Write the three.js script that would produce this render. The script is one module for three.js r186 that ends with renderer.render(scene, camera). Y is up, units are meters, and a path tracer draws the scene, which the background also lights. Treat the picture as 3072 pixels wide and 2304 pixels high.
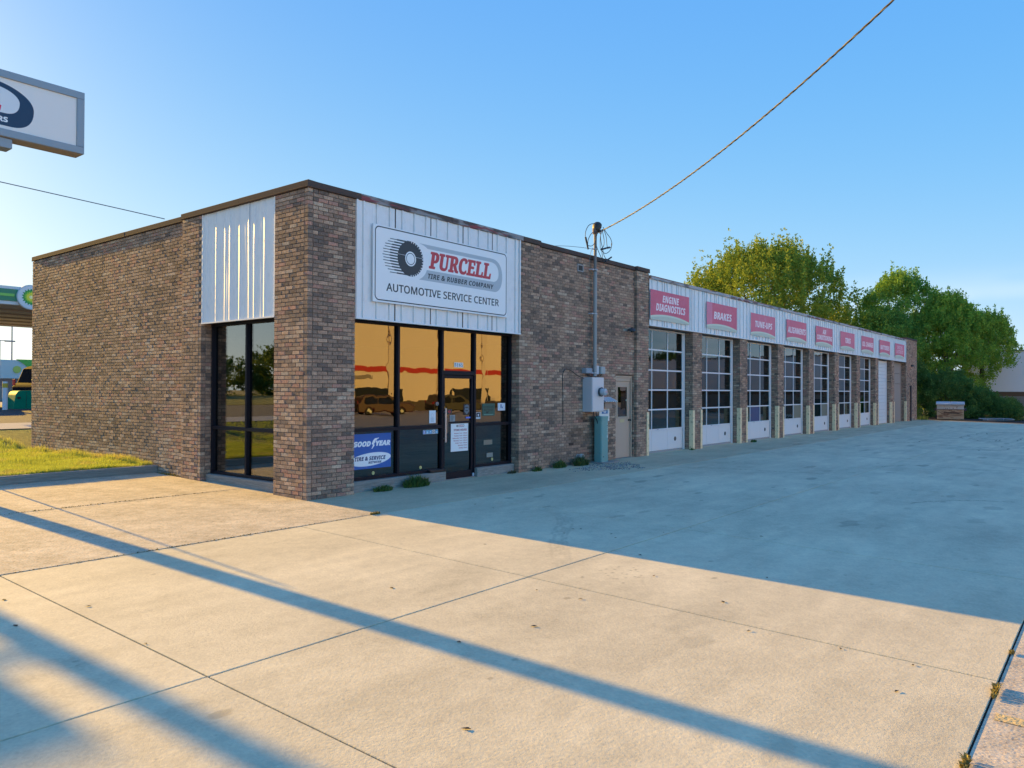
import * as THREE from 'three';
import { mergeGeometries } from 'three/addons/utils/BufferGeometryUtils.js';
import { RoundedBoxGeometry } from 'three/addons/geometries/RoundedBoxGeometry.js';

// ------------------------------------------------------------------ camera, sky, sun, exposure
const scene = new THREE.Scene();
const camera = new THREE.PerspectiveCamera(53.55, 1024 / 768, 0.1, 2000);
camera.position.set(-7.5414, 1.8031, 10.2628);
camera.rotation.order = 'YXZ';
camera.rotation.set(0.0081, -0.8969, 0.0045);

const SUN_EL = 14 * Math.PI / 180, SUN_AZ = 1.8 * Math.PI / 180;      // azimuth measured from -z towards -x
const sunDir = new THREE.Vector3(-Math.sin(SUN_AZ) * Math.cos(SUN_EL), Math.sin(SUN_EL), -Math.cos(SUN_AZ) * Math.cos(SUN_EL));
const EXPOSURE = 3.55;

const lerp = (a, b, t) => a + (b - a) * t;
const clamp = (x, a = 0, b = 1) => Math.min(b, Math.max(a, x));
const smooth = (a, b, x) => { const t = clamp((x - a) / (b - a)); return t * t * (3 - 2 * t); };
function rng(seed) { let s = seed >>> 0; return () => { s = (s + 0x6d2b79f5) | 0; let t = Math.imul(s ^ (s >>> 15), 1 | s); t = (t + Math.imul(t ^ (t >>> 7), 61 | t)) ^ t; return ((t ^ (t >>> 14)) >>> 0) / 4294967296; }; }
const hash2 = (x, y) => { let h = Math.imul(x, 374761393) ^ Math.imul(y, 668265263); h = Math.imul(h ^ (h >>> 13), 1274126177); return ((h ^ (h >>> 16)) >>> 0) / 4294967296; };
function vnoise(x, y) {
  const xi = Math.floor(x), yi = Math.floor(y); let fx = x - xi, fy = y - yi;
  fx = fx * fx * (3 - 2 * fx); fy = fy * fy * (3 - 2 * fy);
  const a = hash2(xi, yi), b = hash2(xi + 1, yi), c = hash2(xi, yi + 1), d = hash2(xi + 1, yi + 1);
  return a + (b - a) * fx + (c - a + (a - b - c + d) * fx) * fy;
}
const fbm = (x, y, n = 4) => { let s = 0, a = 0.5, t = 0; for (let i = 0; i < n; i++) { s += a * vnoise(x + i * 17.3, y - i * 9.1); t += a; a *= 0.5; x *= 2.03; y *= 2.03; } return s / t; };

{ // clear evening sky: blue zenith, pale horizon, bright air round the low sun
  const w = 1024, h = 512, data = new Float32Array(w * h * 4);
  for (let j = 0; j < h; j++) {
    const el = ((j + 0.5) / h - 0.5) * Math.PI, y = Math.sin(el), c = Math.cos(el);
    for (let i = 0; i < w; i++) {
      const ph = ((i + 0.5) / w - 0.5) * 2 * Math.PI, x = Math.cos(ph) * c, z = Math.sin(ph) * c;
      const cosg = clamp(x * sunDir.x + Math.max(y, 0) * sunDir.y + z * sunDir.z, -1, 1), g = Math.acos(cosg);
      const e = Math.max(el, 0);
      const lowMid = Math.exp(-e / 0.35), low = Math.exp(-e / 0.13), wide = 0.5 + 0.5 * cosg, side = Math.exp(-e / 0.3) * wide * wide, halo = Math.exp(-g / 0.11), glow = Math.exp(-g / 0.35) * Math.exp(-e / 0.22);
      const back = 1 + 0.85 * Math.min(cosg, 0) ** 2;                       // air scatters more light back than sideways
      let r = 0.026 * back + 0.190 * low + 0.085 * side + 1.1 * halo + 0.36 * glow;
      let gg = (0.085 + 0.122 * lowMid + 0.045 * low) * back + 0.070 * side + 0.78 * halo + 0.25 * glow;
      let b = (0.258 + 0.034 * lowMid) * back + 0.40 * halo + 0.08 * glow;
      // a few thin streaks of cloud low over the horizon
      if (el > 0.01 && el < 0.16) {
        const s = fbm(ph * 7, el * 70, 4), m = smooth(0.52, 0.72, s) * smooth(0.01, 0.05, el) * (1 - smooth(0.08, 0.15, el)) * smooth(-0.35, -0.05, x * 0.97 + z * 0.2);
        r = lerp(r, r * 1.0 + 0.11, m * 0.6); gg = lerp(gg, gg + 0.07, m * 0.6); b = lerp(b, b + 0.05, m * 0.6);
      }
      const k = (j * w + i) * 4; data[k] = r; data[k + 1] = gg; data[k + 2] = b; data[k + 3] = 1;
    }
  }
  const sky = new THREE.DataTexture(data, w, h, THREE.RGBAFormat, THREE.FloatType);
  sky.mapping = THREE.EquirectangularReflectionMapping; sky.magFilter = THREE.LinearFilter; sky.minFilter = THREE.LinearFilter; sky.needsUpdate = true;
  scene.background = sky; scene.environment = sky;
}
const sun = new THREE.DirectionalLight(new THREE.Color().setRGB(1, 0.595, 0.10), 3.55);
sun.position.copy(sunDir).multiplyScalar(140); sun.target.position.set(10, 0, 0); sun.position.add(sun.target.position);
sun.castShadow = true; sun.shadow.radius = 1; sun.shadow.mapSize.set(4096, 4096);
Object.assign(sun.shadow.camera, { left: -90, right: 90, top: 60, bottom: -60, near: 1, far: 320 });
scene.add(sun, sun.target);

// ------------------------------------------------------------------ helpers
const C = (r, g, b) => new THREE.Color().setRGB(r, g, b);
const used = new Map();
const numbered = (name) => { const n = used.get(name) || 0; used.set(name, n + 1); return n ? `${name}_${String(n).padStart(3, '0')}` : name; };
function std(r, g, b, rough = 0.85, extra = {}) { return new THREE.MeshStandardMaterial({ color: C(r, g, b), roughness: rough, ...extra }); }
function phys(r, g, b, rough, extra = {}) { return new THREE.MeshPhysicalMaterial({ color: C(r, g, b), roughness: rough, ...extra }); }
function mesh(name, geo, mat, parent) { const m = new THREE.Mesh(geo, mat); m.name = parent ? name : numbered(name); (parent || scene).add(m); return m; }
function tag(o, label, category, group) { o.userData.label = label; o.userData.category = category; if (group) o.userData.group = group; return o; }
function thing(name, label, category, pos = [0, 0, 0], turn = 0, group) { const o = new THREE.Group(); o.name = numbered(name); o.position.set(...pos); o.rotation.y = turn; scene.add(o); return tag(o, label, category, group); }
function partGroup(name, parent, pos) { const o = new THREE.Group(); o.name = name; if (pos) o.position.set(...pos); parent.add(o); return o; }
const structure = (o) => { o.userData.kind = 'structure'; return o; };
// box from extents, uv in metres
function box(x0, x1, y0, y1, z0, z1) {
  const g = new THREE.BoxGeometry(x1 - x0, y1 - y0, z1 - z0); g.translate((x0 + x1) / 2, (y0 + y1) / 2, (z0 + z1) / 2);
  const p = g.attributes.position, n = g.attributes.normal, uv = g.attributes.uv;
  for (let i = 0; i < p.count; i++) {
    const ax = Math.abs(n.getX(i)), ay = Math.abs(n.getY(i));
    if (ax > 0.5) uv.setXY(i, p.getZ(i), p.getY(i)); else if (ay > 0.5) uv.setXY(i, p.getX(i), p.getZ(i)); else uv.setXY(i, p.getX(i), p.getY(i));
  }
  return g;
}
function rbox(x0, x1, y0, y1, z0, z1, r = 0.006, seg = 1) { const g = new RoundedBoxGeometry(x1 - x0, y1 - y0, z1 - z0, seg, r); g.translate((x0 + x1) / 2, (y0 + y1) / 2, (z0 + z1) / 2); return g; }
const merge = (list) => mergeGeometries(list.map((g) => g.index ? g.toNonIndexed() : g));
function cyl(r0, r1, h, pos = [0, 0, 0], axis = 'y', seg = 20) { const g = new THREE.CylinderGeometry(r1, r0, h, seg); if (axis === 'x') g.rotateZ(Math.PI / 2); if (axis === 'z') g.rotateX(Math.PI / 2); g.translate(...pos); return g; }
function tube(pts, r, seg = 40, rad = 7) { return new THREE.TubeGeometry(new THREE.CatmullRomCurve3(pts.map((p) => new THREE.Vector3(...p))), seg, r, rad, false); }
function dataTex(w, h, fn, srgb, rx = 1, ry = 1) {
  const d = new Uint8Array(w * h * 4); const o = [0, 0, 0];
  const enc = (v) => { v = clamp(v); return srgb ? 255 * (v <= 0.0031308 ? 12.92 * v : 1.055 * Math.pow(v, 1 / 2.4) - 0.055) : 255 * v; };
  for (let j = 0; j < h; j++) for (let i = 0; i < w; i++) { fn(i, j, o); const k = (j * w + i) * 4; d[k] = enc(o[0]); d[k + 1] = enc(o[1]); d[k + 2] = enc(o[2]); d[k + 3] = 255; }
  const t = new THREE.DataTexture(d, w, h, THREE.RGBAFormat); t.wrapS = t.wrapT = THREE.RepeatWrapping; t.magFilter = THREE.LinearFilter; t.minFilter = THREE.LinearMipmapLinearFilter; t.generateMipmaps = true;
  if (srgb) t.colorSpace = THREE.SRGBColorSpace; t.repeat.set(rx, ry); t.needsUpdate = true; return t;
}
function canvasTex(w, h, draw) { const c = document.createElement('canvas'); c.width = w; c.height = h; const g = c.getContext('2d'); draw(g, w, h); const t = new THREE.CanvasTexture(c); t.colorSpace = THREE.SRGBColorSpace; t.magFilter = THREE.LinearFilter; return t; }
// text fitted into a box: left x, baseline y, width, cap height
function fit(g, text, x, y, w, cap, { font = 'bold', family = 'sans-serif', skew = 0, stroke = 0, gap = 0 } = {}) {
  g.save(); g.translate(x, y); g.transform(1, 0, -skew, 1, 0, 0); g.font = `${font} 100px ${family}`;
  g.scale(w / g.measureText(text).width, cap / 71.4); g.textBaseline = 'alphabetic'; g.fillText(text, 0, 0);
  if (stroke) { g.lineWidth = stroke; g.lineJoin = 'round'; g.strokeStyle = g.fillStyle; g.strokeText(text, 0, 0); } g.restore();
}
// periodic noise for tiling textures
function pnoise(x, y, px, py) { const xi = Math.floor(x), yi = Math.floor(y); let fx = x - xi, fy = y - yi; fx = fx * fx * (3 - 2 * fx); fy = fy * fy * (3 - 2 * fy); const m = (v, p) => ((v % p) + p) % p; const a = hash2(m(xi, px), m(yi, py)), b = hash2(m(xi + 1, px), m(yi, py)), c = hash2(m(xi, px), m(yi + 1, py)), d = hash2(m(xi + 1, px), m(yi + 1, py)); return a + (b - a) * fx + (c - a + (a - b - c + d) * fx) * fy; }

const K = 0.0194;                                             // the lot falls gently away from the left side
const lot = (z) => -K * z;
const hz = (z) => { const P = [[-400, 0.95], [-24, 0.95], [-18.5, 0.75], [-15, 0.57], [-11.75, 0.21], [-5.3, 0.102], [12, -0.233], [400, -0.233]]; for (let i = 1; i < P.length; i++) if (z <= P[i][0]) return lerp(P[i - 1][1], P[i][1], (z - P[i - 1][0]) / (P[i][0] - P[i - 1][0])); return -0.233; };

// ------------------------------------------------------------------ textures and materials
const brickMap = dataTex(512, 512, (i, j, o) => {          // wire-scratched clay: vertical drag marks, pits
  const a = pnoise(i / 6, j / 26, 86, 20), b = pnoise(i / 2.5, j / 9, 205, 57), c = pnoise(i / 30, j / 30, 17, 17), d = hash2(i, j);
  let v = 0.78 + 0.30 * (a - 0.5) + 0.26 * (b - 0.5) + 0.22 * (c - 0.5) + 0.16 * (d - 0.5); if (b < 0.2) v -= 0.15;
  o[0] = v; o[1] = v * (0.985 + 0.02 * c); o[2] = v * (0.97 + 0.03 * a);
}, true);
const brickBump = dataTex(512, 512, (i, j, o) => {
  const a = pnoise(i / 5, j / 22, 102, 23), b = pnoise(i / 2.3, j / 7, 223, 73), c = pnoise(i / 14, j / 14, 37, 37);
  o[0] = o[1] = o[2] = 0.45 * a + 0.35 * b + 0.2 * c;
}, false);
const BR = { roughness: 0.95, specularIntensity: 0.2, map: brickMap, bumpMap: brickBump, bumpScale: 0.007 };
const brickTones = [[0.568, 0.378, 0.263], [0.508, 0.341, 0.24], [0.435, 0.3, 0.216], [0.363, 0.258, 0.193], [0.26, 0.192, 0.154], [0.653, 0.449, 0.315], [0.58, 0.33, 0.245], [0.68, 0.509, 0.368]];
const brickWeights = [0.21, 0.20, 0.18, 0.14, 0.06, 0.10, 0.07, 0.04];
const brickMats = brickTones.map((t) => new THREE.MeshPhysicalMaterial({ color: C(...t), ...BR }));
const brickAll = new THREE.MeshPhysicalMaterial({ vertexColors: true, ...BR });
const mortar = phys(0.17, 0.14, 0.115, 0.95, { specularIntensity: 0.2, bumpMap: brickBump, bumpScale: 0.003 });
const fineBump = dataTex(256, 256, (i, j, o) => { o[0] = o[1] = o[2] = 0.5 * hash2(i, j) + 0.5 * pnoise(i / 4, j / 4, 64, 64); }, false);
const copingTex = dataTex(512, 64, (i, j, o) => {             // brown paint weathered to grey, with bare red primer
  const a = fbm(i / 34, j / 12, 4), b = fbm(i / 60 + 40, j / 16 + 9, 4), g = smooth(0.40, 0.62, a), r = smooth(0.60, 0.68, b);
  o[0] = lerp(lerp(0.085, 0.30, g), 0.26, r); o[1] = lerp(lerp(0.060, 0.285, g), 0.055, r); o[2] = lerp(lerp(0.052, 0.275, g), 0.06, r);
}, true, 1 / 6, 1 / 0.5);
const coping = phys(0.10, 0.072, 0.060, 0.8, { specularIntensity: 0.25 });
const copingWorn = std(1, 1, 1, 0.7, { map: copingTex });
const copingPale = std(1, 1, 1, 0.7, { map: dataTex(512, 64, (i, j, o) => { const a = fbm(i / 26, j / 12, 4), b = fbm(i / 40 + 7, j / 14, 4); const t = smooth(0.42, 0.66, a), q = smooth(0.60, 0.7, b); o[0] = lerp(lerp(0.42, 0.16, t), 0.22, q); o[1] = lerp(lerp(0.41, 0.12, t), 0.09, q); o[2] = lerp(lerp(0.40, 0.11, t), 0.08, q); }, true, 1 / 8, 1 / 0.5) });
const panelTex = (() => { const R = rng(55), drips = Array.from({ length: 16 }, (_, k) => [k < 9 ? 0.1525 + 0.305 * (k % 3) + (R() - 0.5) * 0.03 : R() * 0.915, 0.04 + R() * R() * 0.2, 0.003 + R() * 0.005, 0.12 + R() * 0.3]);   // rust runs from the coping edge
  const t = dataTex(384, 768, (i, j, o) => { const x = i / 384 * 0.915, y = j / 768 * 2.1, s = pnoise(i / 4, j / 120, 96, 6), n = pnoise(i / 30, j / 50, 13, 15), f = fbm(i / 40, j / 40, 3); let v = 0.985 - 0.035 * smooth(0.6, 0.95, s) - 0.04 * n, rust = 0; for (const [dx, ln, w, am] of drips) { const q = (2.06 - y) / ln; if (q > -0.2 && q < 1) rust = Math.max(rust, am * (1 - Math.abs(x - dx + 0.004 * (f - 0.5)) / w) * (1 - Math.max(0, q)) * (0.6 + 0.8 * (vnoise(i * 0.9, j * 0.15) - 0.2))); } rust = clamp(rust); v -= 0.05 * smooth(0.62, 0.75, f); o[0] = lerp(v, 0.30, rust); o[1] = lerp(v * 0.995, 0.17, rust); o[2] = lerp(v * 0.985, 0.11, rust); }, true, 1 / 0.915, 1 / 2.1);
  t.offset.set(0, 1 - 5.10 / 2.1); return t; })();
const panelWhite = phys(0.84, 0.85, 0.84, 0.42, { map: panelTex });
const bronze = phys(0.012, 0.012, 0.018, 0.5, { specularIntensity: 0.35 });
const waveBump = dataTex(256, 256, (i, j, o) => { o[0] = o[1] = o[2] = 0.65 * pnoise(i / 40, j / 64, 6, 4) + 0.35 * pnoise(i / 16, j / 20, 16, 13); }, false, 1 / 1.6, 1 / 1.6);
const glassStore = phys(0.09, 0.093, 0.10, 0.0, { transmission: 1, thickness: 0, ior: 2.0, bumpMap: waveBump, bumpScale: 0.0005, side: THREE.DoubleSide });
const glassClear = phys(0.86, 0.87, 0.86, 0.0, { transmission: 1, thickness: 0, ior: 2.15, side: THREE.DoubleSide });
const glassDoor = phys(0.16, 0.27, 0.28, 0.02, { transmission: 1, thickness: 0, ior: 1.7, bumpMap: waveBump, bumpScale: 0.0008, side: THREE.DoubleSide });
const doorWhite = std(0.72, 0.73, 0.72, 0.5, { bumpMap: fineBump, bumpScale: 0.0006 });
const dark = std(0.05, 0.05, 0.052, 0.9), black = std(0.01, 0.01, 0.011, 0.5), steel = std(0.45, 0.46, 0.47, 0.42, { metalness: 0.75 }), galv = std(0.58, 0.60, 0.62, 0.5, { metalness: 0.25 });
const rubberWire = std(0.02, 0.024, 0.028, 0.55);
const sillConcrete = std(0.34, 0.33, 0.30, 0.92, { map: dataTex(256, 256, (i, j, o) => { const v = 0.78 + 0.3 * (pnoise(i / 20, j / 14, 13, 18) - 0.5) + 0.2 * (pnoise(i / 4, j / 4, 64, 64) - 0.5) + 0.1 * (hash2(i, j) - 0.5); o[0] = v; o[1] = v; o[2] = v * 0.97; }, true), bumpMap: fineBump, bumpScale: 0.002 });
// ------------------------------------------------------------------ ground
// sheet over rectangles of x, following a height profile in z; uv in metres
function strip(x0, x1, zs, y, dx = 0) {
  const xs = dx ? Array.from({ length: Math.ceil((x1 - x0) / dx) + 1 }, (_, i) => Math.min(x1, x0 + i * dx)) : [x0, x1];
  const pos = [], uv = [], idx = [], n = xs.length;
  for (const z of zs) for (const x of xs) { pos.push(x, y(z, x), z); uv.push(x, z); }
  for (let j = 0; j < zs.length - 1; j++) for (let i = 0; i < n - 1; i++) { const a = j * n + i, b = a + n; idx.push(a, b, a + 1, a + 1, b, b + 1); }
  const g = new THREE.BufferGeometry(); g.setAttribute('position', new THREE.Float32BufferAttribute(pos, 3)); g.setAttribute('uv', new THREE.Float32BufferAttribute(uv, 2)); g.setIndex(idx); g.computeVertexNormals(); return g;
}
const range = (a, b, s) => { const o = []; for (let v = a; v < b - 1e-6; v += s) o.push(v); o.push(b); return o; };
const earthTex = dataTex(512, 512, (i, j, o) => { const a = pnoise(i / 40, j / 40, 13, 13), b = pnoise(i / 8, j / 8, 64, 64), t = 0.7 + 0.5 * a * b + 0.2 * (hash2(i, j) - 0.5); o[0] = 0.13 * t; o[1] = 0.125 * t; o[2] = 0.06 * t; }, true, 1 / 14, 1 / 14);
structure(mesh('ground', strip(-420, 420, [-420, -24, -18.5, -15, -11.75, -5.3, 12, 420], (z) => hz(z) - 0.07), std(1, 1, 1, 0.97, { map: earthTex })));

// the concrete lot lies on the gentle slope: a turned group, so that its slabs are flat boxes
const lotGroup = new THREE.Group(); lotGroup.name = 'concrete_lot'; lotGroup.rotation.x = Math.atan(K); structure(lotGroup); scene.add(lotGroup);
const JX = [-15.36, -11.85, -8.34, -4.835, -1.33, 2.19, 5.71, 9.23, 12.75, 16.27, 19.79, 23.31, 26.83, 30.35, 33.87, 37.39, 40.91, 44.43, 47.95], JZ = [1.7, 5.53, 9.61];
function concreteTexture(w, h, X0, Z0, WX, WZ, far) {
  const T = new Float32Array(w * h), px = WX / w, R = rng(far ? 77 : 5);
  const slabTone = new Map();
  for (let j = 0; j < h; j++) for (let i = 0; i < w; i++) {
    const x = X0 + i * px, z = Z0 + j * px;
    let si = 0; while (si < JX.length && JX[si] < x) si++; const sj = z < 1.7 ? 0 : z < 5.53 ? 1 : 2, key = si * 4 + sj;
    if (!slabTone.has(key)) slabTone.set(key, 1 + (hash2(key * 7, 99) - 0.5) * 0.07);
    const a = fbm(x * 0.45 + 3, z * 0.8, 3), b = fbm(x * 1.7, z * 3.3 + 20, 3), c = vnoise(x * 13, z * 13), e = vnoise(x * 0.9 + 50, z * 7), d = hash2(i, j);
    let v = 1 + 0.30 * (a - 0.5) + 0.26 * (b - 0.5) + 0.10 * (c - 0.5) + (far ? 0.16 : 0.10) * (e - 0.5) + 0.17 * (d - 0.5);
    if (d > 0.996) v -= 0.28; else if (d < 0.004) v += 0.22;
    T[j * w + i] = v * slabTone.get(key);
  }
  const blot = (x, z, rx, rz, amt, rough = 0.5) => {           // an oil or rubber stain with its own ragged outline
    const i0 = Math.floor((x - rx * 1.6 - X0) / px), i1 = Math.ceil((x + rx * 1.6 - X0) / px), j0 = Math.floor((z - rz * 1.6 - Z0) / px), j1 = Math.ceil((z + rz * 1.6 - Z0) / px);
    for (let j = Math.max(0, j0); j <= Math.min(h - 1, j1); j++) for (let i = Math.max(0, i0); i <= Math.min(w - 1, i1); i++) {
      const u = (X0 + i * px - x) / rx, v = (Z0 + j * px - z) / rz, d = Math.hypot(u, v) + (fbm((X0 + i * px) * 9, (Z0 + j * px) * 9, 3) - 0.5) * 2 * rough;
      const m = 1 - smooth(0.65, 1.0, d); if (m > 0) T[j * w + i] *= 1 - amt * m * (0.7 + 0.3 * hash2(i, j));
    }
  };
  const dab = (x, z, r, amt) => { const i0 = Math.round((x - X0) / px), j0 = Math.round((z - Z0) / px), q = Math.max(0, Math.round(r / px)); for (let j = j0 - q; j <= j0 + q; j++) for (let i = i0 - q; i <= i0 + q; i++) if (i >= 0 && j >= 0 && i < w && j < h) T[j * w + i] *= 1 - amt * (0.5 + 0.5 * hash2(i * 3, j)); };
  const skid = (pts, width, lines, amt) => { const cv = new THREE.CatmullRomCurve3(pts.map(([x, z]) => new THREE.Vector3(x, 0, z))), n = Math.ceil(cv.getLength() / (px * 0.8)); for (let k = 0; k <= n; k++) { const t = k / n, p = cv.getPointAt(t), q = cv.getTangentAt(t), fade = Math.sin(Math.PI * clamp(t, 0.02, 0.98)) ; for (let l = 0; l < lines; l++) { const off = (l / (lines - 1) - 0.5) * width; if (vnoise(t * 40 + l * 9, l * 3) > 0.28) dab(p.x - q.z * off, p.z + q.x * off, 0.012, amt * fade); } } };
  if (!far) {
    skid([[-0.9, 5.65], [-0.3, 5.2], [0.5, 4.6], [1.45, 4.05], [2.0, 3.5], [2.15, 2.9]], 0.20, 5, 0.055);
    for (const [x, z, rx, rz, a] of [[-2.0, 7.67, 0.24, 0.13, 0.16], [-3.66, 7.55, 0.26, 0.13, 0.12], [0.95, 7.77, 0.3, 0.16, 0.11], [-3.37, 8.8, 0.2, 0.1, 0.15], [2.6, 2.1, 0.10, 0.07, 0.4], [3.1, 2.35, 0.14, 0.06, 0.35], [6.3, 2.6, 0.3, 0.12, 0.32], [6.9, 3.3, 0.12, 0.07, 0.4], [9.5, 5.0, 0.3, 0.1, 0.35], [12, 4.2, 0.4, 0.12, 0.3], [8.2, 6.6, 0.3, 0.12, 0.25], [4.8, 4.6, 0.09, 0.05, 0.4], [-5.1, 6.1, 0.08, 0.05, 0.3], [-1.7, 6.25, 0.06, 0.04, 0.4]]) blot(x, z, rx, rz, a);
    for (let k = 0; k < 120; k++) { const r = 0.012 + 0.03 * R() * R(); blot(X0 + R() * WX, Z0 + 7 + R() * (WZ - 7), r * 1.6, r, 0.35, 0.3); }
    for (let k = 0; k < 70; k++) { const r = 0.03 + 0.16 * R() * R(); blot(2 + R() * 14, 1.8 + R() * 7.5, r * 2.2, r * 0.8, 0.08 + 0.28 * R()); } for (let k = 0; k < 60; k++) { const r = 0.1 + 0.5 * R(); blot(1 + R() * 15, 1.8 + R() * 7.5, r * 1.6, r * 0.25, -0.03 - 0.05 * R(), 0.8); }
    for (let k = 0; k < 26; k++) blot(-1 + R() * 0.9, 5.9 + R() * 0.5, 0.012 + R() * 0.02, 0.01 + R() * 0.012, 0.4, 0.3);
  } else {
    for (let k = 0; k < 90; k++) blot(X0 + R() * WX, 0.3 + R() * 9, 0.1 + R() * 0.5, 0.05 + R() * 0.12, 0.1 + 0.26 * R());
  }
  const crack = (x, z, ang, len, amt) => { for (let s = 0; s < len; s += px * 0.7) { ang += (R() - 0.5) * 0.22; x += Math.cos(ang) * px * 0.7; z += Math.sin(ang) * px * 0.7; dab(x, z, px * (R() < 0.35 ? 1.1 : 0.4), amt); } };
  if (far) { for (const [x, z, a, l] of [[21.4, 6.0, 0.1, 7], [21.8, 6.6, 0, 6], [22.6, 3.6, 0.3, 4], [24, 3.9, 2.4, 3], [27, 6.5, -1.2, 3], [30, 2.5, 1.2, 6], [29, 5, 0.2, 9], [34, 4, 0.4, 8], [36, 7.5, -0.2, 8], [33, 8, 1.9, 5], [25, 8.4, 0, 6]]) crack(x, z, a, l, 0.5); }
  else for (const [x, z, a, l] of [[9.5, 2.0, 0.9, 3.2], [13.5, 5.5, 0.2, 4], [7.2, 7.4, 0.1, 2.2]]) crack(x, z, a, l, 0.3);
  return dataTex(w, h, (i, j, o) => { const v = T[j * w + i], wm = 0.5 + 0.5 * fbm(i * 0.004 + 9, j * 0.006, 2); o[0] = 0.63 * v * (0.985 + 0.03 * wm); o[1] = 0.555 * v; o[2] = 0.36 * v * (1.03 - 0.05 * wm); }, true);
}
const nearRect = [-16, -6, 32, 18], farRect = [16, -1, 34, 17];
const texNear = concreteTexture(2048, 1152, ...nearRect, false), texFar = concreteTexture(2048, 1024, ...farRect, true);
const bumpNear = fineBump.clone(); bumpNear.repeat.set(32 / 0.9, 18 / 0.9); const bumpFar = fineBump.clone(); bumpFar.repeat.set(34 / 0.9, 17 / 0.9);
const matNear = std(1, 1, 1, 0.88, { map: texNear, bumpMap: bumpNear, bumpScale: 0.0018 }), matFar = std(1, 1, 1, 0.86, { map: texFar, bumpMap: bumpFar, bumpScale: 0.0018 });
const apronTone = [0.87, 0.83, 0.80], apronNear = std(...apronTone, 0.9, { map: texNear, bumpMap: bumpNear, bumpScale: 0.002 }), apronFar = std(...apronTone, 0.9, { map: texFar, bumpMap: bumpFar, bumpScale: 0.002 });
function slab(name, x0, x1, z0, z1, y1, thick, mat, rect, parent) {
  const ch = 0.004, y0 = y1 - thick, ring = [[x0, y0, z0, x1, z1], [x0, y1 - ch, z0, x1, z1], [x0 + ch, y1, z0 + ch, x1 - ch, z1 - ch]];
  const pos = [], uv = [], idx = [];
  for (const [a, y, b, c, d] of ring) for (const [x, z] of [[a, b], [c, b], [c, d], [a, d]]) { pos.push(x, y, z); uv.push(rect ? (x - rect[0]) / rect[2] : x, rect ? (z - rect[1]) / rect[3] : z); }
  for (let r = 0; r < 2; r++) for (let k = 0; k < 4; k++) { const a = r * 4 + k, b = r * 4 + (k + 1) % 4; idx.push(a, a + 4, b, b, a + 4, b + 4); }
  idx.push(8, 11, 9, 9, 11, 10);
  let g = new THREE.BufferGeometry(); g.setAttribute('position', new THREE.Float32BufferAttribute(pos, 3)); g.setAttribute('uv', new THREE.Float32BufferAttribute(uv, 2)); g.setIndex(idx); g = g.toNonIndexed(); g.computeVertexNormals();
  return mesh(name, g, mat, parent);
}
mesh('joint_bed', strip(-60, 60, [-5.1, 9.61], () => -0.014), std(0.03, 0.022, 0.016, 0.98), lotGroup);
const RS = rng(31);
for (let i = 0; i < JX.length - 1; i++) for (let j = 0; j < 2; j++) {
  const x0 = JX[i], x1 = JX[i + 1], far = x0 > 16, q = 0.006 + RS() * 0.0025;
  slab('concrete_slab', x0 + q, x1 - q, JZ[j] + q, JZ[j + 1] - q, (RS() - 0.5) * 0.003, 0.04, far ? matFar : matNear, far ? farRect : nearRect, lotGroup);
}
for (let i = 0; i < 8; i++) { const x0 = 0.02 + i * 5.98, x1 = x0 + 5.98, far = x0 > 15.9; slab('apron_slab', x0 + 0.004, x1 - 0.004, -0.30, 1.692, 0.002, 0.04, far ? apronFar : apronNear, far ? farRect : nearRect, lotGroup); }
// old exposed-aggregate paving on the sunny side and along the near edge
const aggTex = (R0, G0, B0, sc) => dataTex(512, 512, (i, j, o) => { const a = pnoise(i / 60, j / 60, 8, 8), b = pnoise(i / 18, j / 18, 28, 28), c = pnoise(i / 3.2, j / 3.2, 160, 160), d = hash2(i, j); let v = 0.90 + 0.26 * (a - 0.5) + 0.24 * (b - 0.5) + 0.30 * (c - 0.5) + 0.30 * (d - 0.5); if (c < 0.14) v *= 0.75; const t = hash2(i >> 2, j >> 2); o[0] = R0 * v * (1 + 0.14 * (t - 0.5)); o[1] = G0 * v; o[2] = B0 * v * (1 - 0.12 * (t - 0.5)); }, true, 1 / sc, 1 / sc);
const aggBump = dataTex(512, 512, (i, j, o) => { o[0] = o[1] = o[2] = 0.7 * pnoise(i / 3.2, j / 3.2, 160, 160) + 0.3 * hash2(i, j); }, false, 1 / 2.4, 1 / 2.4);
const aggregate = std(1, 1, 1, 0.95, { map: aggTex(0.60, 0.51, 0.35, 2.4), bumpMap: aggBump, bumpScale: 0.0035 }), aggregateRed = std(1, 1, 1, 0.95, { map: aggTex(0.61, 0.51, 0.355, 2.0), bumpMap: aggBump, bumpScale: 0.0025 });
for (const [x0, x1] of [[-24, -12.2], [-12.19, 0.02]]) { slab('aggregate_slab', x0, x1, -5.04, -1.915, 0.001, 0.04, aggregate, null, lotGroup); slab('aggregate_slab', x0, x1, -1.875, 1.680, 0.003, 0.04, aggregate, null, lotGroup); }
slab('aggregate_slab', 0.02, 0.9, -3.3, -0.31, 0.002, 0.04, aggregate, null, lotGroup);
structure(mesh('roadside_paving', strip(-60, 60, [9.613, 12, 22], (z) => lot(Math.min(z, 12)) - 0.009), aggregateRed));
structure(mesh('parking_paving', strip(-60, 140, [22.01, 60], () => -0.25), std(0.45, 0.41, 0.33, 0.95, { bumpMap: aggBump, bumpScale: 0.006 })));
structure(mesh('painted_line', strip(-2.06, -1.94, [9.66, 12], (z) => lot(z) - 0.005), std(0.62, 0.46, 0.20, 0.9, { bumpMap: aggBump, bumpScale: 0.006 })));

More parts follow.
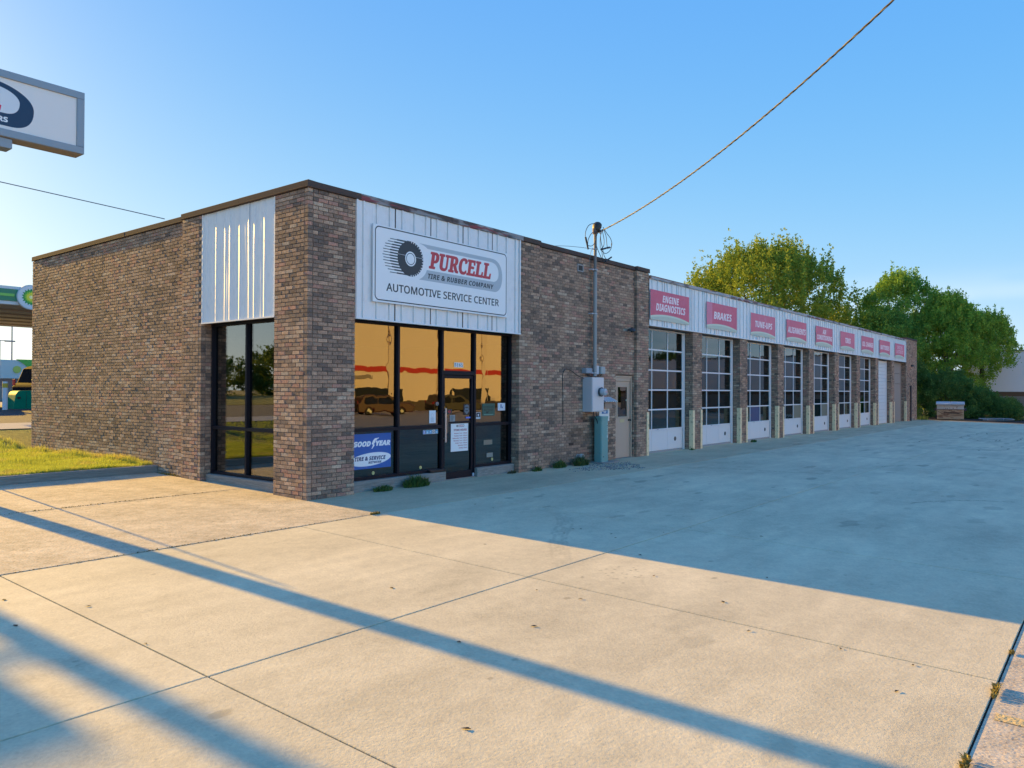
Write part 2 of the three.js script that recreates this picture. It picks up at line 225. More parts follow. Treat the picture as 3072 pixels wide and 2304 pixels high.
// lawn, kerb, cross road
const lawnY = (z) => z > -11.75 ? 0.205 : hz(z);
const lawnTex = dataTex(512, 512, (i, j, o) => { const a = pnoise(i / 50, j / 50, 10, 10), b = pnoise(i / 7, j / 7, 73, 73), t = 0.6 + 0.5 * b + 0.3 * (hash2(i, j) - 0.5); o[0] = lerp(0.15, 0.24, a) * t; o[1] = lerp(0.19, 0.22, a) * t; o[2] = 0.045 * t; }, true, 1 / 6, 1 / 6);
const lawnMat = std(1, 1, 1, 0.98, { map: lawnTex, bumpMap: aggBump, bumpScale: 0.03 });
const lawn = new THREE.Group(); lawn.name = 'lawn'; structure(lawn); scene.add(lawn);
mesh('turf', strip(-60, 0.09, [-15.2, -13.5, -11.75, -8, -5.19], lawnY), lawnMat, lawn);
mesh('turf', strip(0.08, 60, [-15.2, -13.5, -11.8], lawnY), lawnMat, lawn);
structure(mesh('far_lawn', strip(-160, 2, [-90, -25.5], (z) => hz(z) + 0.03), lawnMat));
structure(mesh('cross_road', strip(-160, 120, [-25.4, -24, -18.5, -17.1], (z) => hz(z) + 0.012), std(0.075, 0.077, 0.08, 0.92, { bumpMap: aggBump, bumpScale: 0.006 })));
structure(mesh('road_gutter', strip(-160, 120, [-17.08, -15.2], (z) => hz(z) + 0.02), std(0.33, 0.33, 0.32, 0.9, { bumpMap: aggBump, bumpScale: 0.004 })));
structure(mesh('station_paving', strip(2.02, 120, [-90, -25.42], (z) => hz(z) + 0.016), std(0.22, 0.22, 0.21, 0.9, { bumpMap: aggBump, bumpScale: 0.004 })));
{ // kerb in cast lengths
  const k = thing('kerb', 'weathered concrete kerb holding back the lawn beside brick wall', 'kerb');
  for (let i = 0; i < 9; i++) { const x1 = 0.085 - i * 3.05, x0 = x1 - 3.04; mesh('kerb_stone', rbox(x0, x1, 0.02, 0.247 + (i % 2) * 0.004, -5.19, -5.045, 0.012, 2), sillConcrete, k); }
}
{ // grass blades
  const R = rng(404), blades = [];
  for (let b = 0; b < 6; b++) { const a = R() * 6.28, ln = 0.04 + R() * 0.045, le = 0.012 + R() * 0.03, w = 0.0035, ox = (R() - 0.5) * 0.05, oz = (R() - 0.5) * 0.05, ca = Math.cos(a), sa = Math.sin(a); blades.push([ox - sa * w, 0, oz + ca * w], [ox + sa * w, 0, oz - ca * w], [ox + ca * le, ln, oz + sa * le]); }
  const g = new THREE.BufferGeometry(); g.setAttribute('position', new THREE.Float32BufferAttribute(blades.flat(), 3)); g.computeVertexNormals();
  const N = 42000, im = new THREE.InstancedMesh(g, phys(1, 1, 1, 0.9, { specularIntensity: 0.2, transmission: 0.45, thickness: 0, side: THREE.DoubleSide }), N), M = new THREE.Matrix4(), q = new THREE.Quaternion(), up = new THREE.Vector3(0, 1, 0);
  for (let i = 0; i < N; i++) {
    const near = i < 34000, x = near ? 0.06 - R() * 4.5 : -4.5 - R() * 9, z = near ? -5.2 - R() * R() * 9.9 : -5.2 - R() * 9.9, s = (0.75 + R() * 0.7) * (fbm(x * 1.3, z * 1.3, 2) + 0.5);
    q.setFromAxisAngle(up, R() * 6.28); M.compose(new THREE.Vector3(x, lawnY(z) - 0.006, z), q, new THREE.Vector3(s, s * (x > -0.15 ? 1.7 : 1), s)); im.setMatrixAt(i, M);
    const d = fbm(x * 2.2 + 9, z * 2.2, 3), dry = smooth(0.5, 0.75, d) * 0.7 + (x > -0.12 ? 0.4 : 0), v = 0.8 + R() * 0.5; im.setColorAt(i, C(lerp(0.44, 0.58, dry) * v, lerp(0.50, 0.52, dry) * v, lerp(0.09, 0.17, dry) * v));
  }
  im.name = 'grass'; im.userData = { kind: 'stuff', label: 'short green grass blades of the lawn beside brick wall', category: 'grass' }; scene.add(im);
}
// ------------------------------------------------------------------ the building
const shop = thing('service_building', 'long brown brick service building with glazed storefront corner and nine vehicle bays', 'building');
const TOP = 5.08, PX = 14.88, PS = 3.7323, PW = 0.656, BX1 = 0.9817, BX2 = 5.5608, BX3 = 6.30, BX4 = 10.75, BX5 = 11.4075, FE = 43.95, EX0 = 44.12, EX1 = 47.3, WZ = -11.74, LZ1 = -0.9124, LZ2 = -3.267, LZ3 = -3.977, PB = 3.04, FB = 3.64, FT = 4.93, RD = 0.25, GD = 0.28, WR = 0.085, WL = 0.09;
const DX0 = 9.79, DX1 = 10.72, DY = 2.21;                      // side door opening
{ // wall cores in mortar colour, 8 mm behind the brick faces
  const m = 0.011, W = (...a) => mesh('wall', box(...a), mortar, shop);
  W(m, BX1 - m, -0.2, TOP, LZ1 + m, -m);
  W(m, 0.36, -0.2, TOP, LZ3 + m, LZ2 - m);
  W(WL + m, 0.36, -0.2, TOP, WZ + m, LZ3);
  W(0.04, 0.36, PB + 0.03, TOP - 0.01, LZ2, LZ1);
  W(BX1, BX2, PB + 0.03, TOP - 0.01, -0.36, -0.04);
  W(BX2 + m, BX3 - m, -0.2, TOP, -0.36, -m);
  W(BX3 - m, DX0 - m, -0.2, TOP, -0.36, -WR - m); W(DX0 - m, DX1 + m, DY + m, TOP, -0.36, -WR - m); W(DX1 + m, BX4 + m, -0.2, TOP, -0.36, -WR - m);
  W(BX4 + m, BX5 - m, -0.2, TOP, -0.36, -m);
  for (let k = 0; k < 8; k++) W(PX + k * PS - PW + m, PX + k * PS - m, -0.2, FB, -0.36, -m);
  W(BX5 - m, EX0 + m, FB + 0.01, FT, -0.36, -0.03);
  W(EX0 + m, EX1 - m, -0.2, TOP, -0.36, -m);
  W(EX1 - 0.36, EX1 - m, -0.2, TOP, WZ + 0.3, -0.36); W(WL + m, EX1 - m, -0.2, TOP, WZ + m, WZ + 0.3);
}
const specs = [], BH = 0.0677, BL = 0.203, RB = rng(1234);
function tone(x, y) { // weighted pick with loose clusters
  let r = RB(); const c = fbm(x * 0.9 + 4, y * 1.2 + 8, 2); if (c > 0.58 && RB() < 0.35) return [0, 6, 6, 7, 5][Math.floor(RB() * 5)]; if (c < 0.42 && RB() < 0.4) return [2, 3, 3, 4][Math.floor(RB() * 4)];
  for (let i = 0; i < brickWeights.length; i++) if ((r -= brickWeights[i]) < 0) return i; return 0;
}
// u runs along +x (facing +z) or +z (facing -x). s / e: 'A' or 'B' where a corner is shared with another face, else plain
function face(axis, at, u0, u1, y0, y1, { s, e, holes = [], off = 0 } = {}) {
  for (let c = Math.floor(y0 / BH); c * BH < y1 - 0.02; c++) {
    const even = ((c % 2) + 2) % 2 === 0, ya = Math.max(c * BH + 0.005, y0), yb = Math.min((c + 1) * BH - 0.005, y1); if (yb - ya < 0.02) continue;
    const a = u0 + (s && (s === 'A') !== even ? 0.1015 : 0), b = u1 - (e && (e === 'A') !== even ? 0.1015 : 0);
    let runs = [[a, b]];
    for (const [h0, h1, g0, g1] of holes) if (yb > g0 && ya < g1) runs = runs.flatMap(([p, q]) => [[p, Math.min(q, h0)], [Math.max(p, h1), q]].filter(([x, y]) => y - x > 0.02));
    const base = u0 + off + (even ? 0 : 0.1015);
    for (const [p, q] of runs) for (let k = Math.floor((p - base) / BL); base + k * BL < q; k++) {
      let x0 = Math.max(p, base + k * BL + 0.005), x1 = Math.min(q, base + (k + 1) * BL - 0.005); if (x0 - p < 0.02) x0 = p; if (q - x1 < 0.012) x1 = q; if (x1 - x0 < 0.025) continue;
      let t = tone(axis === 'x' ? (x0 + x1) / 2 : 60 + (x0 + x1) / 2, ya), soil = 1; const xm = (x0 + x1) / 2;
      // soot by the pedestal and on the corner pillar, pale salts low on the long side wall
      if (axis === 'x' && at < 0 && xm > 7.6 && xm < 8.75 && ya > 0.15 && ya < 1.2 && RB() < 0.75 * (1 - Math.abs(ya - 0.7) / 0.65)) soil = 0.45 + 0.3 * RB();
      if (axis === 'x' && at === 0 && x0 < 0.28 && ((ya < 0.2 && RB() < 0.7) || (ya > 3.9 && fbm(xm * 4, ya * 3, 2) > 0.55 && RB() < 0.7))) t = 4;
      if (axis === 'z' && at === WL && ya < 0.55 && RB() < 0.35) { t = 7; soil = 0.9; }
      const edge = (s && x0 - a < 0.001) || (e && b - x1 < 0.001);
      const w = 0.1 * (RB() - 0.5), pr = edge ? 0.0005 : RB() * 0.0035;
      specs.push({ axis, at, x0, x1, ya, yb, t, v: (0.92 + RB() * 0.18) * soil, pr, w: edge ? 0 : w * 0.22, tip: edge ? 0 : (RB() - 0.5) * 0.03 });
    }
  }
}
const gy = (z) => lot(z) - 0.08;
// left side (facing -x), u = z
face('z', 0, LZ1, 0, gy(0), TOP, { e: 'A' });
face('z', 0, LZ3, LZ2, 0, TOP, { e: 'A' });
face('z', WL, WZ, LZ3, 0.05, TOP);
face('z', BX2, -RD - 0.06, 0, gy(0), PB + 0.03, { e: 'B' });                      // storefront jamb
face('z', BX4, -WR, 0, gy(0), TOP, { e: 'B' });
for (let k = 0; k < 8; k++) face('z', PX + k * PS - PW, -GD - 0.06, 0, gy(0), FB, { e: 'B' });
face('z', EX0, -GD - 0.06, 0, gy(0), TOP, { e: 'B' });
// street front (facing +z), u = x
face('x', 0, 0, BX1, gy(0), TOP, { s: 'B' });
face('x', LZ2, 0, RD + 0.06, 0, PB + 0.03, { s: 'B' });                            // window jamb beside the panelled bay
face('x', 0, BX2, BX3, gy(0), TOP, { s: 'A' });
face('x', -WR, BX3, BX4, gy(0), TOP, { holes: [[DX0, DX1, -1, DY], [7.95, 8.22, 4.72, 4.9]] });
face('x', 0, BX4, BX5, gy(0), TOP, { s: 'A' });
for (let k = 0; k < 8; k++) face('x', 0, PX + k * PS - PW, PX + k * PS, gy(0), FB, { s: 'A' });
face('x', 0, EX0, EX1, gy(0), TOP, { s: 'A' });
{
  const cam = camera.position, Y = new THREE.Vector3(0, 1, 0);
  for (const b of specs) { const u = (b.x0 + b.x1) / 2, y = (b.ya + b.yb) / 2; b.c = b.axis === 'x' ? new THREE.Vector3(u, y, b.at) : new THREE.Vector3(b.at, y, u); b.d = b.c.distanceTo(cam) - (b.c.y < lot(b.c.z) ? -50 : 0); }
  specs.sort((p, q) => p.d - q.d);
  const shapes = new Map();
  function brickGeo(L, H) { // five visible sides, arrises eased
    const key = `${Math.round(L * 400)}_${Math.round(H * 400)}`; if (shapes.has(key)) return shapes.get(key);
    const D = 0.09, c = 0.0035, l = L / 2, h = H / 2, ring = [[l, h, -D], [l, h, -c], [l - c, h - c, 0]], P = [], U = [], I = [];
    for (const [a, b, z] of ring) for (const [sx, sy] of [[-1, -1], [1, -1], [1, 1], [-1, 1]]) { P.push(sx * a, sy * b, z); U.push((sx * a + 1 + (sx * z) * 0.9) / 0.55, (sy * b + 1 + sy * z * 0.5) / 0.55); }
    for (let r = 0; r < 2; r++) for (let k = 0; k < 4; k++) { const a = r * 4 + k, b = r * 4 + (k + 1) % 4; I.push(a, b, a + 4, b, b + 4, a + 4); }
    I.push(8, 9, 10, 8, 10, 11);
    let g = new THREE.BufferGeometry(); g.setAttribute('position', new THREE.Float32BufferAttribute(P, 3)); g.setAttribute('uv', new THREE.Float32BufferAttribute(U, 2)); g.setIndex(I); g = g.toNonIndexed(); g.computeVertexNormals(); shapes.set(key, g); return g;
  }
  // shifted-uv variants so that the single bricks do not share one print
  const variants = new Map();
  function variant(g, key, v) { const k = key + '_' + v; if (!variants.has(k)) { const c = g.clone(), uv = c.attributes.uv; for (let i = 0; i < uv.count; i++) uv.setXY(i, uv.getX(i) + v * 0.377, uv.getY(i) + v * 0.231); variants.set(k, c); } return variants.get(k); }
  const q0 = new THREE.Quaternion(), qt = new THREE.Quaternion(), E = new THREE.Euler(), M = new THREE.Matrix4(), one = new THREE.Vector3(1, 1, 1), pos = new THREE.Vector3();
  const chunks = { position: [], normal: [], uv: [], color: [] }, N3 = new THREE.Matrix3(), v = new THREE.Vector3();
  const showing = (b) => b.c.y > lot(b.c.z) + 0.01;
  let single = 0;
  specs.forEach((b, i) => {
    const L = b.x1 - b.x0, H = b.yb - b.ya, g = brickGeo(L, H);
    q0.setFromAxisAngle(Y, b.axis === 'x' ? 0 : -Math.PI / 2); E.set(b.tip, b.w, 0); qt.setFromEuler(E); q0.multiply(qt);
    pos.copy(b.c); if (b.axis === 'x') pos.z += b.pr; else pos.x -= b.pr;
    if (single < 300 && showing(b)) { single++; const vi = i % 9, m = mesh('brick', variant(g, `${Math.round(L * 400)}_${Math.round(H * 400)}`, vi), brickMats[b.t], shop); m.position.copy(pos); m.quaternion.copy(q0); return; }
    M.compose(pos, q0, one); N3.getNormalMatrix(M); const P = g.attributes.position, Nn = g.attributes.normal, U = g.attributes.uv, du = hash2(i, 1) * 3, dv = hash2(i, 2) * 3, t = brickTones[b.t];
    for (let k = 0; k < P.count; k++) { v.fromBufferAttribute(P, k).applyMatrix4(M); chunks.position.push(v.x, v.y, v.z); v.fromBufferAttribute(Nn, k).applyMatrix3(N3).normalize(); chunks.normal.push(v.x, v.y, v.z); chunks.uv.push(U.getX(k) + du, U.getY(k) + dv); chunks.color.push(t[0] * b.v, t[1] * b.v, t[2] * b.v); }
  });
  const g = new THREE.BufferGeometry(); for (const [k, n] of [['position', 3], ['normal', 3], ['uv', 2], ['color', 3]]) g.setAttribute(k, new THREE.Float32BufferAttribute(chunks[k], n));
  const rest = mesh('brickwork', g, brickAll, shop); rest.userData.kind = 'stuff';
}
// roof, floor and rooms behind the glass
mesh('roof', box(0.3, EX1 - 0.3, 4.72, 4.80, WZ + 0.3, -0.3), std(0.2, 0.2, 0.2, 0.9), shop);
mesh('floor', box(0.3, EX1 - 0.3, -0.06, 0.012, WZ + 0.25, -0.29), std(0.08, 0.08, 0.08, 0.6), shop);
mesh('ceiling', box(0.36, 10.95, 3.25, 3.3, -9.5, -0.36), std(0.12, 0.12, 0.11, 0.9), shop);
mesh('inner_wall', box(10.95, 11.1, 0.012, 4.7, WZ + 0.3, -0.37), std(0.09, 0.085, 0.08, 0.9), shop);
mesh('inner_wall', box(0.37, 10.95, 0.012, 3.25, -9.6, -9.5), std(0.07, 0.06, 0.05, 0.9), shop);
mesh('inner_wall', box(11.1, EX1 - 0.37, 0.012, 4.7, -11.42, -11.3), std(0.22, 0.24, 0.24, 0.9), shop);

// metal coping in lengths, with open seams
function copingRun(axis, at, u0, u1, y0, y1, mat, step = 3.05, over = 0.025, depth = 0.3) {
  const n = Math.max(1, Math.round((u1 - u0) / step));
  for (let i = 0; i < n; i++) {
    const a = lerp(u0, u1, i / n) + (i ? 0.003 : 0), b = lerp(u0, u1, (i + 1) / n) - (i < n - 1 ? 0.003 : 0), d = (i % 2) * 0.002;
    const prof = new THREE.Shape(); prof.moveTo(over + d, y0); prof.lineTo(over + 0.012 + d, y0 + 0.012); prof.lineTo(over + d, y0 + 0.02); prof.lineTo(over + d, y1 - 0.006); prof.lineTo(over - 0.006, y1 + d); prof.lineTo(-depth, y1 - 0.01); prof.lineTo(-depth, y0 + 0.01); prof.lineTo(0.006, y0 + 0.01); prof.lineTo(0.006, y0);
    const g = new THREE.ExtrudeGeometry(prof, { depth: b - a, bevelEnabled: false });
    const p = g.attributes.position, uv = g.attributes.uv;
    for (let k = 0; k < p.count; k++) { const X = p.getX(k), Z = p.getZ(k); if (axis === 'x') p.setXYZ(k, a + Z, p.getY(k), at + X); else p.setXYZ(k, at - X, p.getY(k), a + Z); uv.setXY(k, axis === 'x' ? p.getX(k) : p.getZ(k), p.getY(k)); }
    for (let k = 0; k < p.count; k += 3) { const t = [p.getX(k + 1), p.getY(k + 1), p.getZ(k + 1), uv.getX(k + 1), uv.getY(k + 1)]; p.setXYZ(k + 1, p.getX(k + 2), p.getY(k + 2), p.getZ(k + 2)); uv.setXY(k + 1, uv.getX(k + 2), uv.getY(k + 2)); p.setXYZ(k + 2, t[0], t[1], t[2]); uv.setXY(k + 2, t[3], t[4]); }
    g.computeVertexNormals(); mesh('coping', g, mat, shop);
  }
}
const CT = TOP + 0.115;
copingRun('z', 0, LZ3 - 0.02, 0.026, TOP, CT, coping, 1.9);
copingRun('z', WL, WZ, LZ3 - 0.024, TOP, CT - 0.004, coping, 2.6);
copingRun('x', 0, 0.004, BX1 + 0.1, TOP, CT - 0.003, coping, 3);
copingRun('x', 0, BX1 + 0.104, BX2 + 0.1, TOP, CT - 0.002, copingWorn, 2.5);
copingRun('x', 0, BX2 + 0.104, BX3 + 0.02, TOP, CT - 0.003, coping, 3);
copingRun('x', -WR, BX3 + 0.024, BX4 - 0.024, TOP, CT - 0.005, coping, 2.3);
copingRun('x', 0, BX4 - 0.02, BX5 + 0.02, TOP, CT, coping, 3);
copingRun('x', 0, BX5 + 0.024, EX0 - 0.024, FT, FT + 0.10, copingPale, 3.05, 0.045);
copingRun('x', 0, EX0 - 0.02, EX1 + 0.02, TOP - 0.02, CT - 0.03, coping, 1.6);

// ribbed metal cladding: sheets with a rib every 305 mm
function ribbed(width, y0, y1, { bow = 0, seed = 1, rows = 1 } = {}) {
  const xs = []; const rib = 0.305;
  for (let x = 0; x <= width + 1e-6; x += rib / 10) xs.push(Math.min(x, width));
  const key = [[-0.0250, 0], [-0.0230, -0.012], [-0.0170, -0.012], [-0.0150, 0.0], [-0.0120, 0.026], [0.0120, 0.026], [0.0170, 0]];   // open lap, then the standing rib
  for (let r = rib / 2; r < width; r += rib) for (const [d] of key) xs.push(r + d);
  xs.sort((a, b) => a - b); const X = xs.filter((v, i) => !i || v - xs[i - 1] > 1e-4);
  const off = (x) => { const t = ((x + 1000 * rib) % rib) - rib / 2; if (t <= key[0][0] || t >= key[6][0]) { const q = Math.abs(t); return q > 0.085 && q < 0.10 ? 0.003 : 0; } for (let i = 1; i < 7; i++) if (t <= key[i][0] + 1e-7) return lerp(key[i - 1][1], key[i][1], (t - key[i - 1][0]) / (key[i][0] - key[i - 1][0])); return 0; };
  const P = [], U = [], I = [], n = X.length;
  for (let j = 0; j <= rows; j++) for (const x of X) { const y = lerp(y0, y1, j / rows), w = bow ? bow * ((fbm(x * 5.5 + seed * 11, y * 0.55 + seed * 3, 3) - 0.5) * 2 + 0.5 * (vnoise(x * 14, y * 0.4 + 7) - 0.5)) : 0; P.push(x, y, off(x) * (bow ? 0.42 : 1) + w); U.push(x, y); }
  for (let j = 0; j < rows; j++) for (let i = 0; i < n - 1; i++) { const a = j * n + i, b = a + n; I.push(a, a + 1, b, a + 1, b + 1, b); }
  let g = new THREE.BufferGeometry(); g.setAttribute('position', new THREE.Float32BufferAttribute(P, 3)); g.setAttribute('uv', new THREE.Float32BufferAttribute(U, 2)); g.setIndex(I); if (!bow) g = g.toNonIndexed(); g.computeVertexNormals(); return g;
}
{ // front bay: five sheets behind the sign
  const w = (BX2 - BX1 - 0.03) / 5; for (let i = 0; i < 5; i++) { const m = mesh('metal_sheet', ribbed(w, PB + 0.006, TOP - 0.002), panelWhite, shop); m.position.set(BX1 + 0.015 + i * w, 0, 0.003 + (i % 2) * 0.002); }
  mesh('panel_trim', box(BX1 - 0.004, BX2 + 0.004, PB - 0.02, PB + 0.006, -0.03, 0.04), panelWhite, shop);
  mesh('panel_trim', box(BX1 + 0.002, BX1 + 0.03, PB + 0.007, TOP - 0.002, -0.02, 0.034), panelWhite, shop); mesh('panel_trim', box(BX2 - 0.03, BX2 - 0.002, PB + 0.007, TOP - 0.002, -0.02, 0.034), panelWhite, shop);
  mesh('soffit', box(BX1, BX2, PB - 0.012, PB + 0.03, -RD - 0.08, -0.031), bronze, shop);
  // side bay, oil-canned sheets in the raking sun
  const w2 = (LZ1 - LZ2 - 0.03) / 3; for (let i = 0; i < 3; i++) { const m = mesh('metal_sheet', ribbed(w2, PB + 0.006, TOP - 0.002, { bow: 0.010, seed: i + 2, rows: 14 }), panelWhite, shop); m.rotation.y = -Math.PI / 2; m.position.set(0.022 - (i % 2) * 0.002, 0, LZ2 + 0.015 + i * w2); }
  mesh('panel_trim', box(-0.006, 0.03, PB - 0.02, PB + 0.006, LZ2 + 0.002, LZ1 - 0.002), panelWhite, shop);
  mesh('panel_trim', box(0.002, 0.036, PB + 0.007, TOP - 0.002, LZ2 + 0.002, LZ2 + 0.03), panelWhite, shop); mesh('panel_trim', box(0.002, 0.036, PB + 0.007, TOP - 0.002, LZ1 - 0.03, LZ1 - 0.002), panelWhite, shop);
  mesh('soffit', box(0.031, RD + 0.08, PB - 0.012, PB + 0.03, LZ2, LZ1), bronze, shop);
  // long fascia over the bays
  const n = 36, wf = (FE - BX5 - 0.03) / n, sg = ribbed(wf, FB + 0.006, FT - 0.001);
  for (let i = 0; i < n; i++) { const m = mesh('metal_sheet', sg, panelWhite, shop); m.position.set(BX5 + 0.02 + i * wf, 0, 0.006 + (i % 2) * 0.002); }
  mesh('panel_trim', box(BX5 + 0.002, FE + 0.02, FB - 0.018, FB + 0.006, -0.03, 0.045), panelWhite, shop); mesh('panel_trim', box(FE - 0.012, FE + 0.012, FB + 0.007, FT - 0.001, -0.03, 0.042), panelWhite, shop);
  mesh('soffit', box(BX5, EX0, FB - 0.05, FB - 0.02, -GD - 0.07, -0.012), std(0.10, 0.075, 0.06, 0.8), shop);
}
// storefront glazing
const win = (name, x0, x1, y0, y1, z, parent, mat = glassStore) => { const g = new THREE.PlaneGeometry(x1 - x0, y1 - y0); const uv = g.attributes.uv; for (let i = 0; i < uv.count; i++) uv.setXY(i, x0 + uv.getX(i) * (x1 - x0), y0 + uv.getY(i) * (y1 - y0)); g.translate((x0 + x1) / 2, (y0 + y1) / 2, z); return mesh(name, g, mat, parent); };
{
  const f = partGroup('storefront_window', shop), zg = -0.262, B = (n, ...a) => mesh(n, rbox(...a, 0.004), bronze, f), z0 = -0.315, z1 = -0.205;
  const M = [[BX1 + 0.01, BX1 + 0.05], [2.17, 2.225], [3.345, 3.40], [4.315, 4.37], [BX2 - 0.055, BX2 - 0.01]];
  for (const [a, b] of M) B('mullion', a, b, a > 3.3 && a < 4.4 ? 0.015 : 0.2, 2.985, z0, z1);
  B('head', BX1 + 0.01, BX2 - 0.01, 2.985, PB - 0.014, z0, z1 + 0.002);
  for (const [a, b] of [[0, 1], [1, 2], [3, 4]]) { const x0 = M[a][1], x1 = M[b][0]; B('sill_bar', x0, x1, 0.195, 0.25, z0 + 0.002, z1 - 0.002); B('transom', x0, x1, 1.05, 1.112, z0 + 0.002, z1 - 0.002); win('pane', x0, x1, 0.25, 1.05, zg, f); win('pane', x0, x1, 1.112, 2.985, zg, f); }
  B('door_header', M[2][1], M[3][0], 2.105, 2.19, z0 + 0.002, z1 - 0.002); win('pane', M[2][1], M[3][0], 2.19, 2.985, zg, f);
  const d = partGroup('entrance_door', shop), D = (n, ...a) => mesh(n, rbox(...a, 0.004), bronze, d), a = M[2][1] + 0.006, b = M[3][0] - 0.006;
  D('stile', a, a + 0.055, 0.02, 2.098, -0.29, -0.23); D('stile', b - 0.055, b, 0.02, 2.098, -0.29, -0.23); D('top_rail', a + 0.056, b - 0.056, 2.035, 2.098, -0.29, -0.23); D('bottom_rail', a + 0.056, b - 0.056, 0.02, 0.155, -0.29, -0.23); D('lock_rail', a + 0.056, b - 0.056, 1.135, 1.165, -0.285, -0.24); win('door_glass', a + 0.056, b - 0.056, 0.155, 2.035, zg, d);
  mesh('handle', merge([rbox(a + 0.005, a + 0.045, 0.76, 1.44, -0.185, -0.165, 0.006), rbox(a + 0.015, a + 0.035, 0.82, 0.85, -0.23, -0.18, 0.004), rbox(a + 0.015, a + 0.035, 1.35, 1.38, -0.23, -0.18, 0.004)]), steel, d);
  mesh('pull_plate', rbox(a + 0.075, a + 0.155, 0.94, 1.24, -0.232, -0.226, 0.002), std(0.10, 0.10, 0.095, 0.4, { metalness: 0.6 }), d);
  mesh('threshold', box(M[2][0], M[3][1], -0.02, 0.014, -0.33, -0.2), steel, d);
  mesh('door_stop', rbox(4.27, 4.31, 0.02, 0.09, -0.222, -0.19, 0.008, 2), std(0.5, 0.55, 0.65, 0.4), d);
  mesh('sill', rbox(BX1 + 0.002, 3.40, -0.1, 0.192, -0.34, -0.13, 0.01, 2), sillConcrete, shop); mesh('sill', rbox(4.335, BX2 - 0.002, -0.1, 0.192, -0.34, -0.13, 0.01, 2), sillConcrete, shop);
  mesh('door_mat_edge', rbox(2.95, 3.395, 0.196, 0.25, -0.203, -0.12, 0.012, 2), black, f);
}
{ // side window
  const f = partGroup('side_window', shop), x0 = 0.205, x1 = 0.315, xg = 0.262, B = (n, ...a) => mesh(n, rbox(...a, 0.004), bronze, f);
  const pane = (z0, z1, y0, y1) => { const g = new THREE.PlaneGeometry(z1 - z0, y1 - y0), uv = g.attributes.uv; for (let i = 0; i < uv.count; i++) uv.setXY(i, 20 + z0 + uv.getX(i) * (z1 - z0), y0 + uv.getY(i) * (y1 - y0)); g.rotateY(-Math.PI / 2); g.translate(xg, (y0 + y1) / 2, (z0 + z1) / 2); mesh('pane', g, glassClear, f); mesh('added_pane', g.clone().translate(0.014, 0, 0), glassStore, f); };  // second sheet added behind each pane to strengthen the mirrored sky
  B('mullion', x0, x1, 0.2, 2.985, LZ2 + 0.01, LZ2 + 0.065); B('mullion', x0, x1, 0.2, 2.985, -2.11, -2.055); B('mullion', x0, x1, 0.2, 2.985, LZ1 - 0.065, LZ1 - 0.01); B('head', x0 - 0.002, x1, 2.985, PB - 0.014, LZ2 + 0.01, LZ1 - 0.01);
  for (const [a, b] of [[LZ2 + 0.065, -2.11], [-2.055, LZ1 - 0.065]]) { B('sill_bar', x0 + 0.002, x1 - 0.002, 0.2, 0.245, a, b); B('transom', x0 + 0.002, x1 - 0.002, 1.04, 1.102, a, b); pane(a, b, 0.245, 1.04); pane(a, b, 1.102, 2.985); }
  mesh('sill', rbox(0.12, 0.34, -0.1, 0.195, LZ2 + 0.002, LZ1 - 0.002, 0.01, 2), sillConcrete, shop);
}
